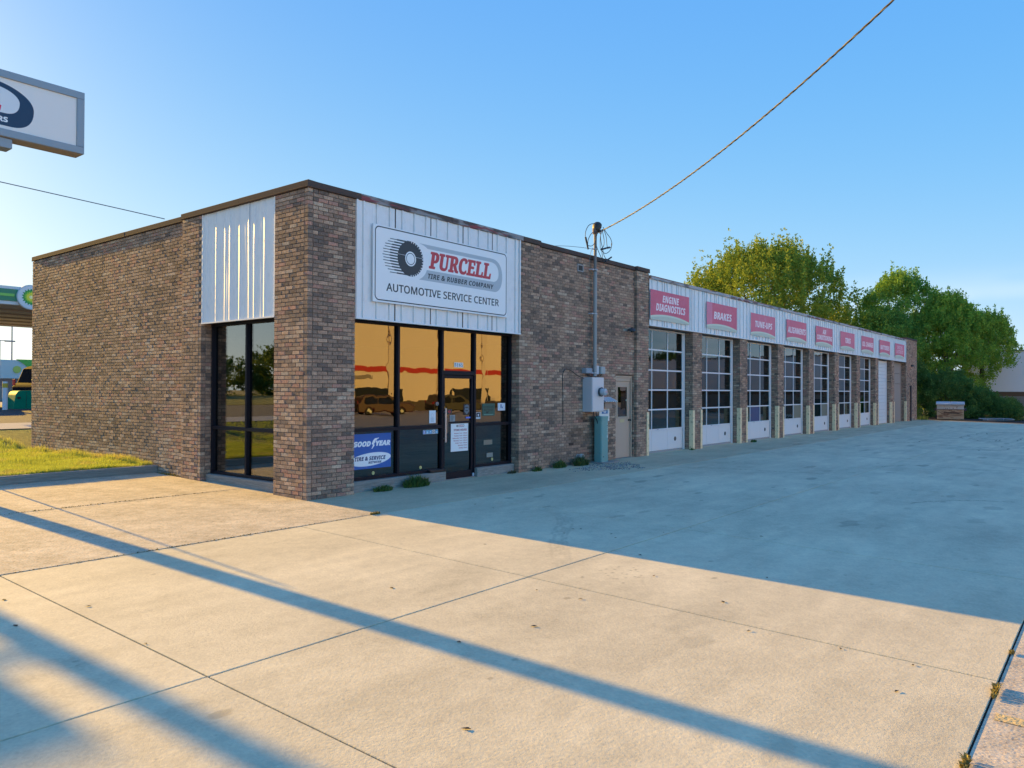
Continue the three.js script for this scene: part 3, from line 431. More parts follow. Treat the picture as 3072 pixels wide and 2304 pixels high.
// side door
{
  const d = partGroup('side_door', shop), tan = std(0.52, 0.39, 0.285, 0.6, { bumpMap: fineBump, bumpScale: 0.0006 }), B = (n, ...a) => mesh(n, rbox(...a, 0.004), tan, d), z = -0.17;
  B('door_frame', DX0 + 0.004, DX0 + 0.055, 0.0, DY - 0.004, -0.26, z + 0.04); B('door_frame', DX1 - 0.055, DX1 - 0.004, 0.0, DY - 0.004, -0.26, z + 0.04); B('door_frame', DX0 + 0.056, DX1 - 0.056, DY - 0.06, DY - 0.004, -0.26, z + 0.04); B('door_frame', DX0 + 0.056, DX1 - 0.056, DY - 0.15, DY - 0.062, -0.25, z + 0.02);
  const a = DX0 + 0.06, b = DX1 - 0.06; B('stile', a, a + 0.15, 0.012, DY - 0.155, -0.225, z); B('stile', b - 0.15, b, 0.012, DY - 0.155, -0.225, z); B('top_rail', a + 0.15, b - 0.15, 1.92, DY - 0.155, -0.225, z); B('lower_panel', a + 0.15, b - 0.15, 0.012, 1.09, -0.225, z);
  for (const g of [[a + 0.13, a + 0.165, 1.075, 1.935], [b - 0.165, b - 0.13, 1.075, 1.935]]) B('glass_bead', ...g, z, z + 0.014); B('glass_bead', a + 0.166, b - 0.166, 1.90, 1.935, z, z + 0.014); B('glass_bead', a + 0.166, b - 0.166, 1.075, 1.11, z, z + 0.014);
  win('pane', a + 0.165, b - 0.165, 1.11, 1.90, z - 0.005, d, glassStore);
  mesh('door_knob', merge([cyl(0.03, 0.03, 0.012, [b - 0.06, 1.01, z + 0.006], 'z'), cyl(0.012, 0.012, 0.04, [b - 0.06, 1.01, z + 0.03], 'z'), new THREE.SphereGeometry(0.028, 14, 10).translate(b - 0.06, 1.01, z + 0.06)]), black, d);
  mesh('threshold', box(DX0, DX1, -0.05, 0.008, -0.27, -0.08), sillConcrete, shop);
  tag(mesh('door_notice', box(a + 0.29, a + 0.52, 0.95, 1.035, z + 0.002, z + 0.006), std(1, 1, 1, 0.7, { map: canvasTex(96, 36, (g, w, h) => { g.fillStyle = '#c9b98c'; g.fillRect(0, 0, w, h); g.strokeStyle = '#5d5340'; g.lineWidth = 3; g.strokeRect(4, 4, w - 8, h - 8); g.fillStyle = '#6b604a'; for (let i = 0; i < 3; i++) g.fillRect(14, 10 + i * 7, 40 + (i * 23) % 28, 3); }) })), 'small tan plaque with dark border on the brown side door', 'plaque');
  tag(mesh('round_sticker', cyl(0.026, 0.026, 0.002, [b - 0.19, 1.545, z + 0.004], 'z'), std(0.6, 0.6, 0.45, 0.7)), 'round pale sticker on the small glass of brown side door', 'sticker');
}
// vehicle doors
const bayName = ['ENGINE DIAGNOSTICS', 'BRAKES', 'TUNE-UPS', 'ALIGNMENTS', 'AIR CONDITIONING', 'TIRES', 'OIL CHANGE', 'BATTERIES', 'last red'];
{
  const cw = 0.977, rows = [0.665, 1.245, 1.815, 2.39, 2.98, 3.56], zd = -GD, paneW = cw - 0.045;
  const railG = rbox(0, 3 * cw + 0.04, -0.022, 0.022, -0.02, 0.02, 0.004), panelG = rbox(0.004, cw - 0.004, 0.05, 0.64, -0.016, 0.012, 0.006), paneGeo = (h, i) => { const g = new THREE.PlaneGeometry(paneW, h), uv = g.attributes.uv; for (let k = 0; k < 4; k++) uv.setXY(k, uv.getX(k) * paneW + i * 0.61, uv.getY(k) * h + i * 0.37); return g; };
  const frosted = phys(0.35, 0.40, 0.40, 0.28, { transmission: 0.75, thickness: 0, ior: 1.8 }), tanPane = std(0.20, 0.19, 0.14, 0.5), bluePane = std(0.05, 0.06, 0.16, 0.4);
  for (let k = 0; k < 9; k++) {
    const x0 = 11.118 + k * PS, d = partGroup('garage_door', shop, [x0, 0.01, zd]);
    if (k < 7) {
      for (const y of rows) mesh('rail', railG, doorWhite, d).position.set(-0.02, y, 0.0);
      for (let c = 0; c <= 3; c++) mesh('stile', rbox(c * cw - 0.02, c * cw + 0.02, 0.644, 3.582, -0.018, 0.017, 0.004), doorWhite, d);
      for (let c = 0; c < 3; c++) { mesh('bottom_panel', panelG, doorWhite, d).position.x = c * cw; for (let r = 0; r < 5; r++) { const h = rows[r + 1] - rows[r] - 0.044; const odd = (k === 3 && c === 2 && r === 0) || (k === 4 && c === 2 && r === 0) ? tanPane : (k === 2 && c === 1 && r === 0) ? bluePane : glassDoor; const m = mesh('pane', paneGeo(h, k * 7 + c * 3 + r), odd, d); m.position.set((c + 0.5) * cw, (rows[r] + rows[r + 1]) / 2, 0); } }
      mesh('bottom_seal', box(-0.02, 3 * cw + 0.02, -0.012, 0.045, -0.01, 0.014), std(0.35, 0.35, 0.34, 0.8), d);
      mesh('exhaust_port', merge([new THREE.TorusGeometry(0.055, 0.012, 8, 20).translate(2.45, 0.35, 0.014), cyl(0.05, 0.05, 0.006, [2.45, 0.35, 0.014], 'z')]), std(0.09, 0.09, 0.09, 0.6), d);
      mesh('lift_handle', rbox(1.28, 1.36, 0.655, 0.675, 0.02, 0.04, 0.004), steel, d);
    } else if (k === 7) { for (let i = 0; i < 18; i++) mesh('slat', rbox(-0.02, 3 * cw + 0.02, 0.01 + i * 0.197, 0.01 + i * 0.197 + 0.192, -0.02, 0.014, 0.012, 2), doorWhite, d); }
    else { const beige = std(0.33, 0.265, 0.215, 0.7); for (let i = 0; i < 3; i++) mesh('door_panel', rbox(-0.02, 3 * cw + 0.02, 0.01 + [0, 2.28, 2.9][i], [2.275, 2.895, 3.58][i], -0.02, 0.012, 0.004), beige, d); }
    const jm = k === 8 ? std(0.33, 0.265, 0.215, 0.7) : doorWhite; mesh('jamb', rbox(3 * cw + 0.022, 3 * cw + 0.15, -0.03, 3.585, -0.05, 0.03, 0.006), jm, d); mesh('jamb', rbox(-0.06, -0.022, -0.03, 3.585, -0.05, 0.03, 0.006), jm, d); mesh('head_jamb', rbox(-0.02, 3 * cw + 0.02, 3.585, 3.60, -0.05, 0.03, 0.004), jm, d);
  }
}
// ------------------------------------------------------------------ signs and stickers
const flat = (tex, rough = 0.55, extra = {}) => std(1, 1, 1, rough, { map: tex, ...extra });
{ // the storefront sign board
  const X0 = 1.325, X1 = 5.045, Y0 = 3.348, Y1 = 4.716, k = 2048 / (X1 - X0), H = Math.round((Y1 - Y0) * k), X = (x) => (x - X0) * k, Y = (y) => (Y1 - y) * k;
  const tex = canvasTex(2048, H, (g, w, h) => {
    g.fillStyle = '#eef1f0'; g.fillRect(0, 0, w, h); const ink = '#17323c', grey = '#b3bec3';
    g.strokeStyle = ink; g.lineWidth = 11; g.beginPath(); g.roundRect(X(1.372), Y(4.684), X(5.022) - X(1.372), Y(3.388) - Y(4.684), 48); g.stroke();
    // grey band bending round the name
    g.fillStyle = grey; g.beginPath(); g.moveTo(X(2.43), Y(4.537)); g.lineTo(X(4.55), Y(4.537)); g.bezierCurveTo(X(4.80), Y(4.53), X(4.886), Y(4.36), X(4.886), Y(4.193)); g.bezierCurveTo(X(4.886), Y(3.99), X(4.79), Y(3.853), X(4.62), Y(3.853)); g.lineTo(X(2.44), Y(3.858)); g.quadraticCurveTo(X(2.60), Y(3.93), X(2.645), Y(4.06)); g.lineTo(X(4.60), Y(4.06)); g.bezierCurveTo(X(4.72), Y(4.07), X(4.765), Y(4.16), X(4.765), Y(4.235)); g.bezierCurveTo(X(4.765), Y(4.36), X(4.70), Y(4.457), X(4.50), Y(4.462)); g.lineTo(X(2.66), Y(4.462)); g.quadraticCurveTo(X(2.58), Y(4.52), X(2.43), Y(4.537)); g.fill();
    // rolling tyre with speed lines
    const cx = X(2.225), cy = Y(4.212), r = 0.325 * k; g.fillStyle = ink;
    for (let i = 0; i < 13; i++) { const t = (i - 6) / 6.4, y = cy + t * r * 0.99, half = Math.sqrt(Math.max(0, 1 - t * t)) * r, xl = X(1.54) + (1 - Math.sqrt(Math.max(0, 1 - t * t * 0.9))) * r * 1.0 + (i % 2) * 10, xr = cx - half * 0.85, hh = r * 0.052, xm = lerp(xl, xr, 0.42); g.fillRect(xl, y - hh * 0.35, xm - xl, hh * 0.75); g.fillRect(xm - 4, y - hh * 0.8, xr - xm + r * 0.2, hh * 1.5); }
    g.beginPath(); g.ellipse(cx, cy, r, r, 0, 0, 6.2832); g.fill();
    g.beginPath(); g.ellipse(cx - r * 0.28, cy - r * 0.02, r * 0.86, r * 0.985, 0, Math.PI * 1.5, Math.PI * 1.93); g.lineTo(cx, cy); g.fill();
    g.fillStyle = '#eef1f0'; for (let i = 0; i < 18; i++) { const a = -1.5 + i * 0.178; g.save(); g.translate(cx + Math.cos(a) * r, cy + Math.sin(a) * r); g.rotate(a); g.fillRect(-r * 0.09, -r * 0.028, r * 0.14, r * 0.056); g.restore(); }
    g.strokeStyle = '#eef1f0'; g.lineWidth = 3; g.beginPath(); g.moveTo(cx - r * 0.97, cy - r * 0.16); g.lineTo(cx + r * 0.98, cy - r * 0.14); g.stroke();
    g.beginPath(); g.arc(cx, cy, r * 0.42, 0, 6.2832); g.fill(); g.strokeStyle = ink; g.lineWidth = 7; g.beginPath(); g.arc(cx, cy, r * 0.32, 0, 6.2832); g.stroke();
    g.fillStyle = '#c23a46'; fit(g, 'PURCELL', X(2.70), Y(4.113), 1.80 * k, 0.298 * k, { family: 'serif', skew: 0.18, stroke: 7 });
    g.fillStyle = ink; fit(g, 'TIRE & RUBBER COMPANY', X(2.655), Y(3.906), 1.93 * k, 0.093 * k, { skew: 0.2, stroke: 2 });
    fit(g, 'AUTOMOTIVE SERVICE CENTER', X(1.638), Y(3.567), 3.14 * k, 0.135 * k, { font: 'normal', stroke: 4 });
  });
  const s = thing('shop_sign', 'white rectangular sign with tyre emblem and red lettering above the glass storefront', 'sign', [0, 0, 0]);
  mesh('sign_panel', box(X0, X1, Y0, Y1, 0.036, 0.058), std(0.7, 0.72, 0.72, 0.5), s);
  const f = new THREE.PlaneGeometry(X1 - X0 - 0.004, Y1 - Y0 - 0.004).translate((X0 + X1) / 2, (Y0 + Y1) / 2, 0.0605); mesh('sign_face', f, flat(tex, 0.45), s);
}
{ // nine red service boards
  const words = [['ENGINE', 'DIAGNOSTICS'], ['BRAKES'], ['TUNE-UPS'], ['ALIGNMENTS'], ['AIR', 'CONDITIONING'], ['TIRES'], ['OIL CHANGE'], ['BATTERIES'], ['SHOCKS', '& STRUTS']], wide = [1.85, 1.45, 1.72, 2.15, 2.2, 0.95, 2.15, 2.05, 1.75];
  const R = rng(9);
  words.forEach((ln, i) => {
    const w = 640, h = 222, tex = canvasTex(w, h, (g) => {
      const fade = [0, 0.02, 0.25, 0.1, 0.12, 0.22, 0.12, 0.1, 0.12][i], mix = (a, b) => Math.round(lerp(a, b, fade)); g.fillStyle = `rgb(${mix(216, 226)},${mix(92, 150)},${mix(116, 166)})`; g.fillRect(0, 0, w, h);
      for (let k = 0; k < 60; k++) { g.fillStyle = `rgba(232,170,190,${0.02 + R() * 0.05})`; g.beginPath(); g.ellipse(R() * w, R() * h * 0.7, 8 + R() * 50, 5 + R() * 26, R() * 3, 0, 6.28); g.fill(); }
      if (i === 1) { g.fillStyle = 'rgba(226,150,175,0.55)'; g.fillRect(0, 0, 110, h); }
      g.fillStyle = '#d5dcc6'; g.beginPath(); g.ellipse(w * 0.46, h * 1.30, w * 0.80, h * 0.52, 0, 0, 6.28); g.fill(); g.fillStyle = '#c3c9b6'; g.beginPath(); g.ellipse(w * 0.46, h * 1.36, w * 0.80, h * 0.52, 0, 0, 6.28); g.fill();
      for (let k = 0; k < 130; k++) { g.fillStyle = `rgba(110,116,100,${0.1 + R() * 0.25})`; g.fillRect(R() * w, h * (0.84 + R() * 0.16), 1 + R() * 4, 1 + R() * 3); }
      g.fillStyle = i === 8 ? 'rgba(240,205,214,0.75)' : '#f3e4e4'; const px = w / 2.43, opt = { skew: 0.16, stroke: 3 };
      if (ln.length === 1) fit(g, ln[0], (2.43 - wide[i]) / 2 * px + 6, h * 0.60, wide[i] * px, h * 0.27, opt); else { const w0 = wide[i] * (i === 8 ? 0.8 : i === 4 ? 0.22 : 0.56); fit(g, ln[0], (2.43 - w0) / 2 * px, h * 0.36, w0 * px, h * 0.225, opt); fit(g, ln[1], (2.43 - wide[i]) / 2 * px + 4, h * 0.67, wide[i] * px, h * 0.235, opt); }
    });
    const x0 = 11.42 + i * 3.694, y0 = 3.80 + (i === 2 ? 0.0 : 0), y1 = i === 2 ? 4.60 : 4.645, s = thing('service_sign', i === 8 ? 'faded red board reading SHOCKS & STRUTS, at far end of fascia' : `faded red board reading ${ln.join(' ')} on the white ribbed fascia`, 'sign', [x0, 0, 0], 0, 'red service boards along the fascia');
    mesh('sign_panel', box(0, 2.43, y0, y1, 0.034, 0.046), std(0.6, 0.5, 0.5, 0.6), s); mesh('sign_face', new THREE.PlaneGeometry(2.426, y1 - y0 - 0.004).translate(1.215, (y0 + y1) / 2, 0.0485), flat(tex, 0.5), s);
  });
}
{ // tall roadside sign, its post left of the picture
  const zf = -5.5, X0 = -6.09, X1 = -1.194, Y0 = 6.36, Y1 = 7.559, px = -3.71, s = thing('pole_sign', 'tall internally framed roadside sign, pale face with dark blue ring, above the lawn', 'sign');
  const frame = std(0.27, 0.31, 0.34, 0.45, { metalness: 0.3 });
  const fl = (x0, x1, y0, y1) => mesh('frame_bar', rbox(x0, x1, y0, y1, zf - 0.38, zf, 0.006), frame, s);
  fl(X0, X1, Y1 - 0.135, Y1); fl(X0, X1, Y0, Y0 + 0.135); fl(X1 - 0.135, X1, Y0 + 0.136, Y1 - 0.136); fl(X0, X0 + 0.135, Y0 + 0.136, Y1 - 0.136);
  mesh('cabinet', box(X0 + 0.1, X1 - 0.1, Y0 + 0.1, Y1 - 0.1, zf - 0.36, zf - 0.035), frame, s);
  mesh('cabinet_bottom', box(X0 + 0.02, X1 - 0.02, Y0 - 0.008, Y0 - 0.001, zf - 0.36, zf - 0.02), std(0.36, 0.30, 0.24, 0.8), s);
  const FX0 = X0 + 0.136, FX1 = X1 - 0.136, FY0 = Y0 + 0.136, FY1 = Y1 - 0.136, k = 1536 / (FX1 - FX0), H = Math.round((FY1 - FY0) * k), X = (x) => (x - FX0) * k, Y = (y) => (FY1 - y) * k;
  const tex = canvasTex(1536, H, (g, w, h) => {
    g.fillStyle = '#e9e4dc'; g.fillRect(0, 0, w, h); g.fillStyle = '#0d3150'; const mx = -3.64, dx = 1.569;
    g.beginPath(); g.moveTo(X(-4.4), Y(7.36)); g.lineTo(X(-2.9), Y(7.36)); g.bezierCurveTo(X(-2.45), Y(7.36), X(-2.071), Y(7.18), X(-2.071), Y(6.94)); g.bezierCurveTo(X(-2.071), Y(6.72), X(-2.18), Y(6.56), X(-2.45), Y(6.56)); g.lineTo(X(-4.6), Y(6.56)); g.bezierCurveTo(X(-5.0), Y(6.56), X(-5.2), Y(6.75), X(-5.2), Y(6.95)); g.bezierCurveTo(X(-5.2), Y(7.2), X(-4.9), Y(7.36), X(-4.4), Y(7.36)); g.fill();
    g.fillStyle = '#dfe2e2'; g.beginPath(); g.moveTo(X(-4.3), Y(7.27)); g.lineTo(X(-2.85), Y(7.27)); g.bezierCurveTo(X(-2.52), Y(7.27), X(-2.305), Y(7.16), X(-2.305), Y(7.02)); g.bezierCurveTo(X(-2.305), Y(6.88), X(-2.38), Y(6.786), X(-2.55), Y(6.786)); g.lineTo(X(-4.4), Y(6.786)); g.bezierCurveTo(X(-4.8), Y(6.79), X(-4.9), Y(6.9), X(-4.9), Y(7.0)); g.bezierCurveTo(X(-4.9), Y(7.18), X(-4.7), Y(7.27), X(-4.3), Y(7.27)); g.fill();
    g.fillStyle = '#d8243f'; fit(g, 'PURCELL', X(-4.55), Y(6.822), 1.94 * k, 0.27 * k, { family: 'serif', skew: 0.15, stroke: 6 });
    g.fillStyle = '#eef0ee'; fit(g, 'RS', X(-2.665), Y(6.628), 0.175 * k, 0.088 * k, { stroke: 5 });
  });
  mesh('sign_face', new THREE.PlaneGeometry(FX1 - FX0, FY1 - FY0).translate((FX0 + FX1) / 2, (FY0 + FY1) / 2, zf - 0.028), flat(tex, 0.4), s);
  mesh('saddle', rbox(-4.87, -2.41, 6.17, 6.345, zf - 0.36, zf - 0.05, 0.008), frame, s); mesh('post', cyl(0.15, 0.14, 6.1, [px, 3.1, zf - 0.2], 'y', 28), std(0.3, 0.32, 0.33, 0.6), s);
  tag(mesh('guy_cable', tube([[-2.86, 0.2, -5.4], [-3.1, 1.0, -5.52], [-3.5, 2.35, -5.66]], 0.018, 8, 6), galv), 'slanting cable guard from the lawn to the tall sign post', 'cable');
}
// thin printed things on the glass of the storefront
const ZG = -0.258;
function decal(name, label, category, x0, x1, y0, y1, w, h, draw, { z = ZG, rough = 0.5, t = 0.003, group } = {}) { return tag(mesh(name, box01(x0, x1, y0, y1, z, z + t), draw ? flat(canvasTex(w, h, draw), rough) : w), label, category, group); }
function box01(x0, x1, y0, y1, z0, z1) { const g = new THREE.BoxGeometry(x1 - x0, y1 - y0, z1 - z0); g.translate((x0 + x1) / 2, (y0 + y1) / 2, (z0 + z1) / 2); return g; }
decal('window_poster', 'large blue tyre brand poster with white oval in the lower storefront pane', 'poster', 1.035, 2.055, 0.385, 1.01, 1024, 628, (g, w, h) => {
  g.fillStyle = '#1b5fae'; g.fillRect(0, 0, w, h); for (let i = 0; i < 40; i++) { g.fillStyle = `rgba(${20 + i},${80 + i * 2},${170 + i},0.05)`; g.fillRect(0, h * i / 40, w, h / 20); }
  g.fillStyle = '#f4f7f8'; fit(g, 'GOOD', w * 0.115, h * 0.355, w * 0.40, h * 0.135, { skew: 0.28, stroke: 9 }); fit(g, 'YEAR', w * 0.625, h * 0.355, w * 0.345, h * 0.135, { skew: 0.28, stroke: 9 });
  g.beginPath(); g.moveTo(w * 0.54, h * 0.44); g.lineTo(w * 0.575, h * 0.33); g.lineTo(w * 0.545, h * 0.30); g.lineTo(w * 0.575, h * 0.20); g.lineTo(w * 0.62, h * 0.14); g.lineTo(w * 0.72, h * 0.125); g.lineTo(w * 0.70, h * 0.155); g.lineTo(w * 0.66, h * 0.17); g.lineTo(w * 0.67, h * 0.19); g.lineTo(w * 0.625, h * 0.215); g.lineTo(w * 0.635, h * 0.24); g.lineTo(w * 0.60, h * 0.30); g.lineTo(w * 0.615, h * 0.34); g.lineTo(w * 0.565, h * 0.43); g.fill();
  g.beginPath(); g.ellipse(w * 0.52, h * 0.735, w * 0.475, h * 0.185, -0.07, 0, 6.2832); g.fill(); g.fillStyle = '#123a6e'; fit(g, 'TIRE & SERVICE', w * 0.155, h * 0.76, w * 0.71, h * 0.105, { skew: 0.2, stroke: 5 }); fit(g, 'NETWORK', w * 0.47, h * 0.86, w * 0.30, h * 0.065, { skew: 0.2, stroke: 4 });
});
decal('store_hours_sign', 'white store hours sign with red lettering on the entrance door', 'sign', 3.665, 4.182, 0.555, 1.118, 512, 558, (g, w, h) => {
  g.fillStyle = '#eef0ee'; g.fillRect(0, 0, w, h); g.fillStyle = '#2a3038'; g.beginPath(); g.arc(w * 0.36, h * 0.085, 24, 0, 6.28); g.fill(); g.fillStyle = '#eef0ee'; g.beginPath(); g.arc(w * 0.36, h * 0.085, 10, 0, 6.28); g.fill(); g.strokeStyle = '#2a3038'; g.lineWidth = 6; g.beginPath(); g.roundRect(w * 0.42, h * 0.045, w * 0.35, h * 0.075, 18); g.stroke(); g.fillStyle = '#c02438'; fit(g, 'PURCELL', w * 0.45, h * 0.105, w * 0.28, 24, { family: 'serif' });
  g.fillStyle = '#8c2b3c'; fit(g, 'STORE HOURS', w * 0.16, h * 0.265, w * 0.76, 40, { stroke: 3 });
  const rows = ['Monday: 7 am - 5:30 pm', 'Tuesday: 7 am - 5:30 pm', 'Wednesday: 7 am - 5:30 pm', 'Thursday: 7 am - 5:30 pm', 'Friday: 7 am - 5:30 pm', 'Saturday: Closed', 'Sunday: Closed']; g.font = 'bold 34px sans-serif'; g.textAlign = 'right'; g.fillStyle = '#a8505c'; rows.forEach((t, i) => g.fillText(t, w * 0.94, h * (0.37 + i * 0.088), w * 0.84)); g.textAlign = 'left';
}, { z: -0.258 });
decal('address_number', 'white address numbers 5165 on the glass above the entrance', 'number', 3.755, 4.022, 2.262, 2.36, 160, 60, (g, w, h) => { g.fillStyle = '#e9ece9'; g.fillRect(0, 0, w, h); g.fillStyle = '#14161a'; '5165'.split('').forEach((c, i) => { fit(g, c, 8 + i * 38, 50, 30, 40, { family: 'serif' }); }); });
{ const cols = ['#3a6fc4', '#57b6dd', '#4aa3d8', '#e9e9ea', '#3f9fd4'], marks = ['f', 'o', '\u25b6', '\u25cf', 'in']; decal('media_icon_strip', 'row of five small square media icons on the lower storefront pane', 'sticker', 2.875, 3.298, 0.938, 1.028, 320, 68, (g, w, h) => { g.fillStyle = '#101418'; g.fillRect(0, 0, w, h); for (let i = 0; i < 5; i++) { g.fillStyle = '#e6f0f6'; g.fillRect(4 + i * 64, 4, 56, 60); g.fillStyle = cols[i]; g.fillRect(8 + i * 64, 8, 48, 52); g.fillStyle = i === 3 ? '#22252a' : '#f4f8fa'; if (i === 3) { g.lineWidth = 8; g.strokeStyle = '#22252a'; g.beginPath(); g.arc(32 + i * 64, 36, 15, 0, 6.28); g.stroke(); } else if (i === 2) { g.beginPath(); g.moveTo(24 + i * 64, 20); g.lineTo(46 + i * 64, 34); g.lineTo(24 + i * 64, 48); g.fill(); } else fit(g, marks[i], 18 + i * 64, 54, 26, 34); } }); }
decal('paper_notice', 'white paper notice taped to the glass left of the entrance', 'notice', 3.05, 3.228, 1.15, 1.398, 96, 134, (g, w, h) => { g.fillStyle = '#dfe8ec'; g.fillRect(0, 0, w, h); g.strokeStyle = '#8fa6b4'; g.lineWidth = 2; g.beginPath(); g.arc(46, 52, 18, 0, 6.28); g.stroke(); for (let i = 0; i < 6; i++) g.strokeRect(18 + (i % 2) * 6, 78 + i * 8, 50, 1); });
decal('battery_decal', 'green battery brand decal on the pane right of the entrance', 'sticker', 4.63, 5.04, 1.257, 1.518, 256, 164, (g, w, h) => { g.fillStyle = '#1d5a50'; g.fillRect(0, 0, w, h); g.fillStyle = '#0c1f22'; fit(g, 'INTERSTATE', 22, 62, 210, 26); fit(g, 'BATTERIES', 30, 98, 190, 26); g.beginPath(); g.moveTo(70, 108); g.lineTo(150, 108); g.lineTo(90, 134); g.fill(); g.fillStyle = '#6fa596'; g.fillRect(30, 144, 196, 8); });
decal('white_tag', 'crumpled white tag on the pane beside the brick pilaster', 'tag', 5.14, 5.385, 1.36, 1.522, 128, 90, (g, w, h) => { g.fillStyle = '#dfe6ec'; g.fillRect(0, 0, w, h); g.fillStyle = '#5a7fae'; g.fillRect(44, 14, 22, 44); g.fillRect(70, 44, 20, 16); g.fillStyle = '#b9c6d2'; g.fillRect(20, 68, 88, 8); }, { t: 0.006 });
decal('wing_sticker', 'small dark sticker with white emblem on right pane near door', 'sticker', 4.43, 4.566, 1.198, 1.336, 96, 98, (g, w, h) => { g.fillStyle = '#c9d8e0'; g.fillRect(0, 0, w, h); g.fillStyle = '#18222c'; g.fillRect(6, 6, 84, 66); g.fillStyle = '#dfe8ee'; g.beginPath(); g.moveTo(34, 30); g.lineTo(66, 22); g.lineTo(58, 60); g.lineTo(44, 66); g.fill(); });
decal('red_sticker', 'small square sticker with red disc on the entrance door glass', 'sticker', 3.545, 3.693, 1.32, 1.413, 96, 64, (g, w, h) => { g.fillStyle = '#20242a'; g.fillRect(0, 0, w, h); g.strokeStyle = '#8b9298'; g.strokeRect(3, 3, w - 6, h - 6); g.fillStyle = '#b0303a'; g.beginPath(); g.ellipse(48, 32, 26, 20, 0, 0, 6.28); g.fill(); });
decal('grey_notice', 'small grey lettered notice on the entrance door glass', 'notice', 3.632, 3.787, 1.166, 1.298, 96, 84, (g, w, h) => { g.fillStyle = '#8a9698'; g.fillRect(0, 0, w, h); g.fillStyle = '#4a5458'; for (let i = 0; i < 7; i++) g.fillRect(12, 10 + i * 10, 40 + (i * 29) % 34, 4); });
decal('shield_sticker', 'grey shield shaped sticker on the entrance door glass', 'sticker', 4.045, 4.233, 1.288, 1.514, 96, 116, (g, w, h) => { g.fillStyle = '#15191d'; g.fillRect(0, 0, w, h); g.fillStyle = '#5d7480'; g.beginPath(); g.moveTo(48, 4); g.lineTo(84, 20); g.lineTo(78, 50); g.lineTo(88, 76); g.lineTo(48, 112); g.lineTo(8, 76); g.lineTo(18, 50); g.lineTo(12, 20); g.fill(); g.fillStyle = '#24323a'; g.fillRect(24, 30, 48, 12); g.fillRect(28, 66, 40, 10); });
decal('blue_strip_sticker', 'thin bright blue strip sticker on the entrance door glass', 'sticker', 4.112, 4.272, 1.218, 1.25, std(0.10, 0.22, 0.75, 0.4));
decal('emblem_sticker', 'round black and white emblem sticker on glass left of entrance', 'sticker', 3.22, 3.325, 1.492, 1.567, 64, 46, (g, w, h) => { g.fillStyle = '#14161a'; g.fillRect(0, 0, w, h); g.strokeStyle = '#d3d8da'; g.lineWidth = 4; g.beginPath(); g.arc(32, 23, 19, 0, 6.28); g.stroke(); g.fillStyle = '#d3d8da'; g.fillRect(24, 14, 8, 8); g.fillRect(32, 24, 10, 6); });
[[1.631, 0.279, 'below the blue poster'], [2.819, 0.286, 'left of the entrance'], [4.957, 0.302, 'right of the entrance']].forEach(([x, y, w]) => tag(mesh('round_sticker', cyl(0.032, 0.032, 0.003, [x, y + 0.02, ZG + 0.002], 'z', 24), flat(canvasTex(48, 48, (g) => { g.fillStyle = '#d9cf86'; g.fillRect(0, 0, 48, 48); g.fillStyle = '#8a8450'; g.beginPath(); g.arc(24, 26, 10, 0, 3.4); g.fill(); }))), `round pale yellow sticker low on the pane ${w}`, 'sticker'));
decal('cardboard_scrap', 'torn tan cardboard scrap taped on the lower right pane', 'cardboard', 4.675, 4.96, 0.64, 0.742, std(0.30, 0.24, 0.17, 0.8)); decal('cardboard_slip', 'smaller pale cardboard slip low on the lower right pane', 'cardboard', 4.776, 4.98, 0.372, 0.465, std(0.30, 0.29, 0.24, 0.8));

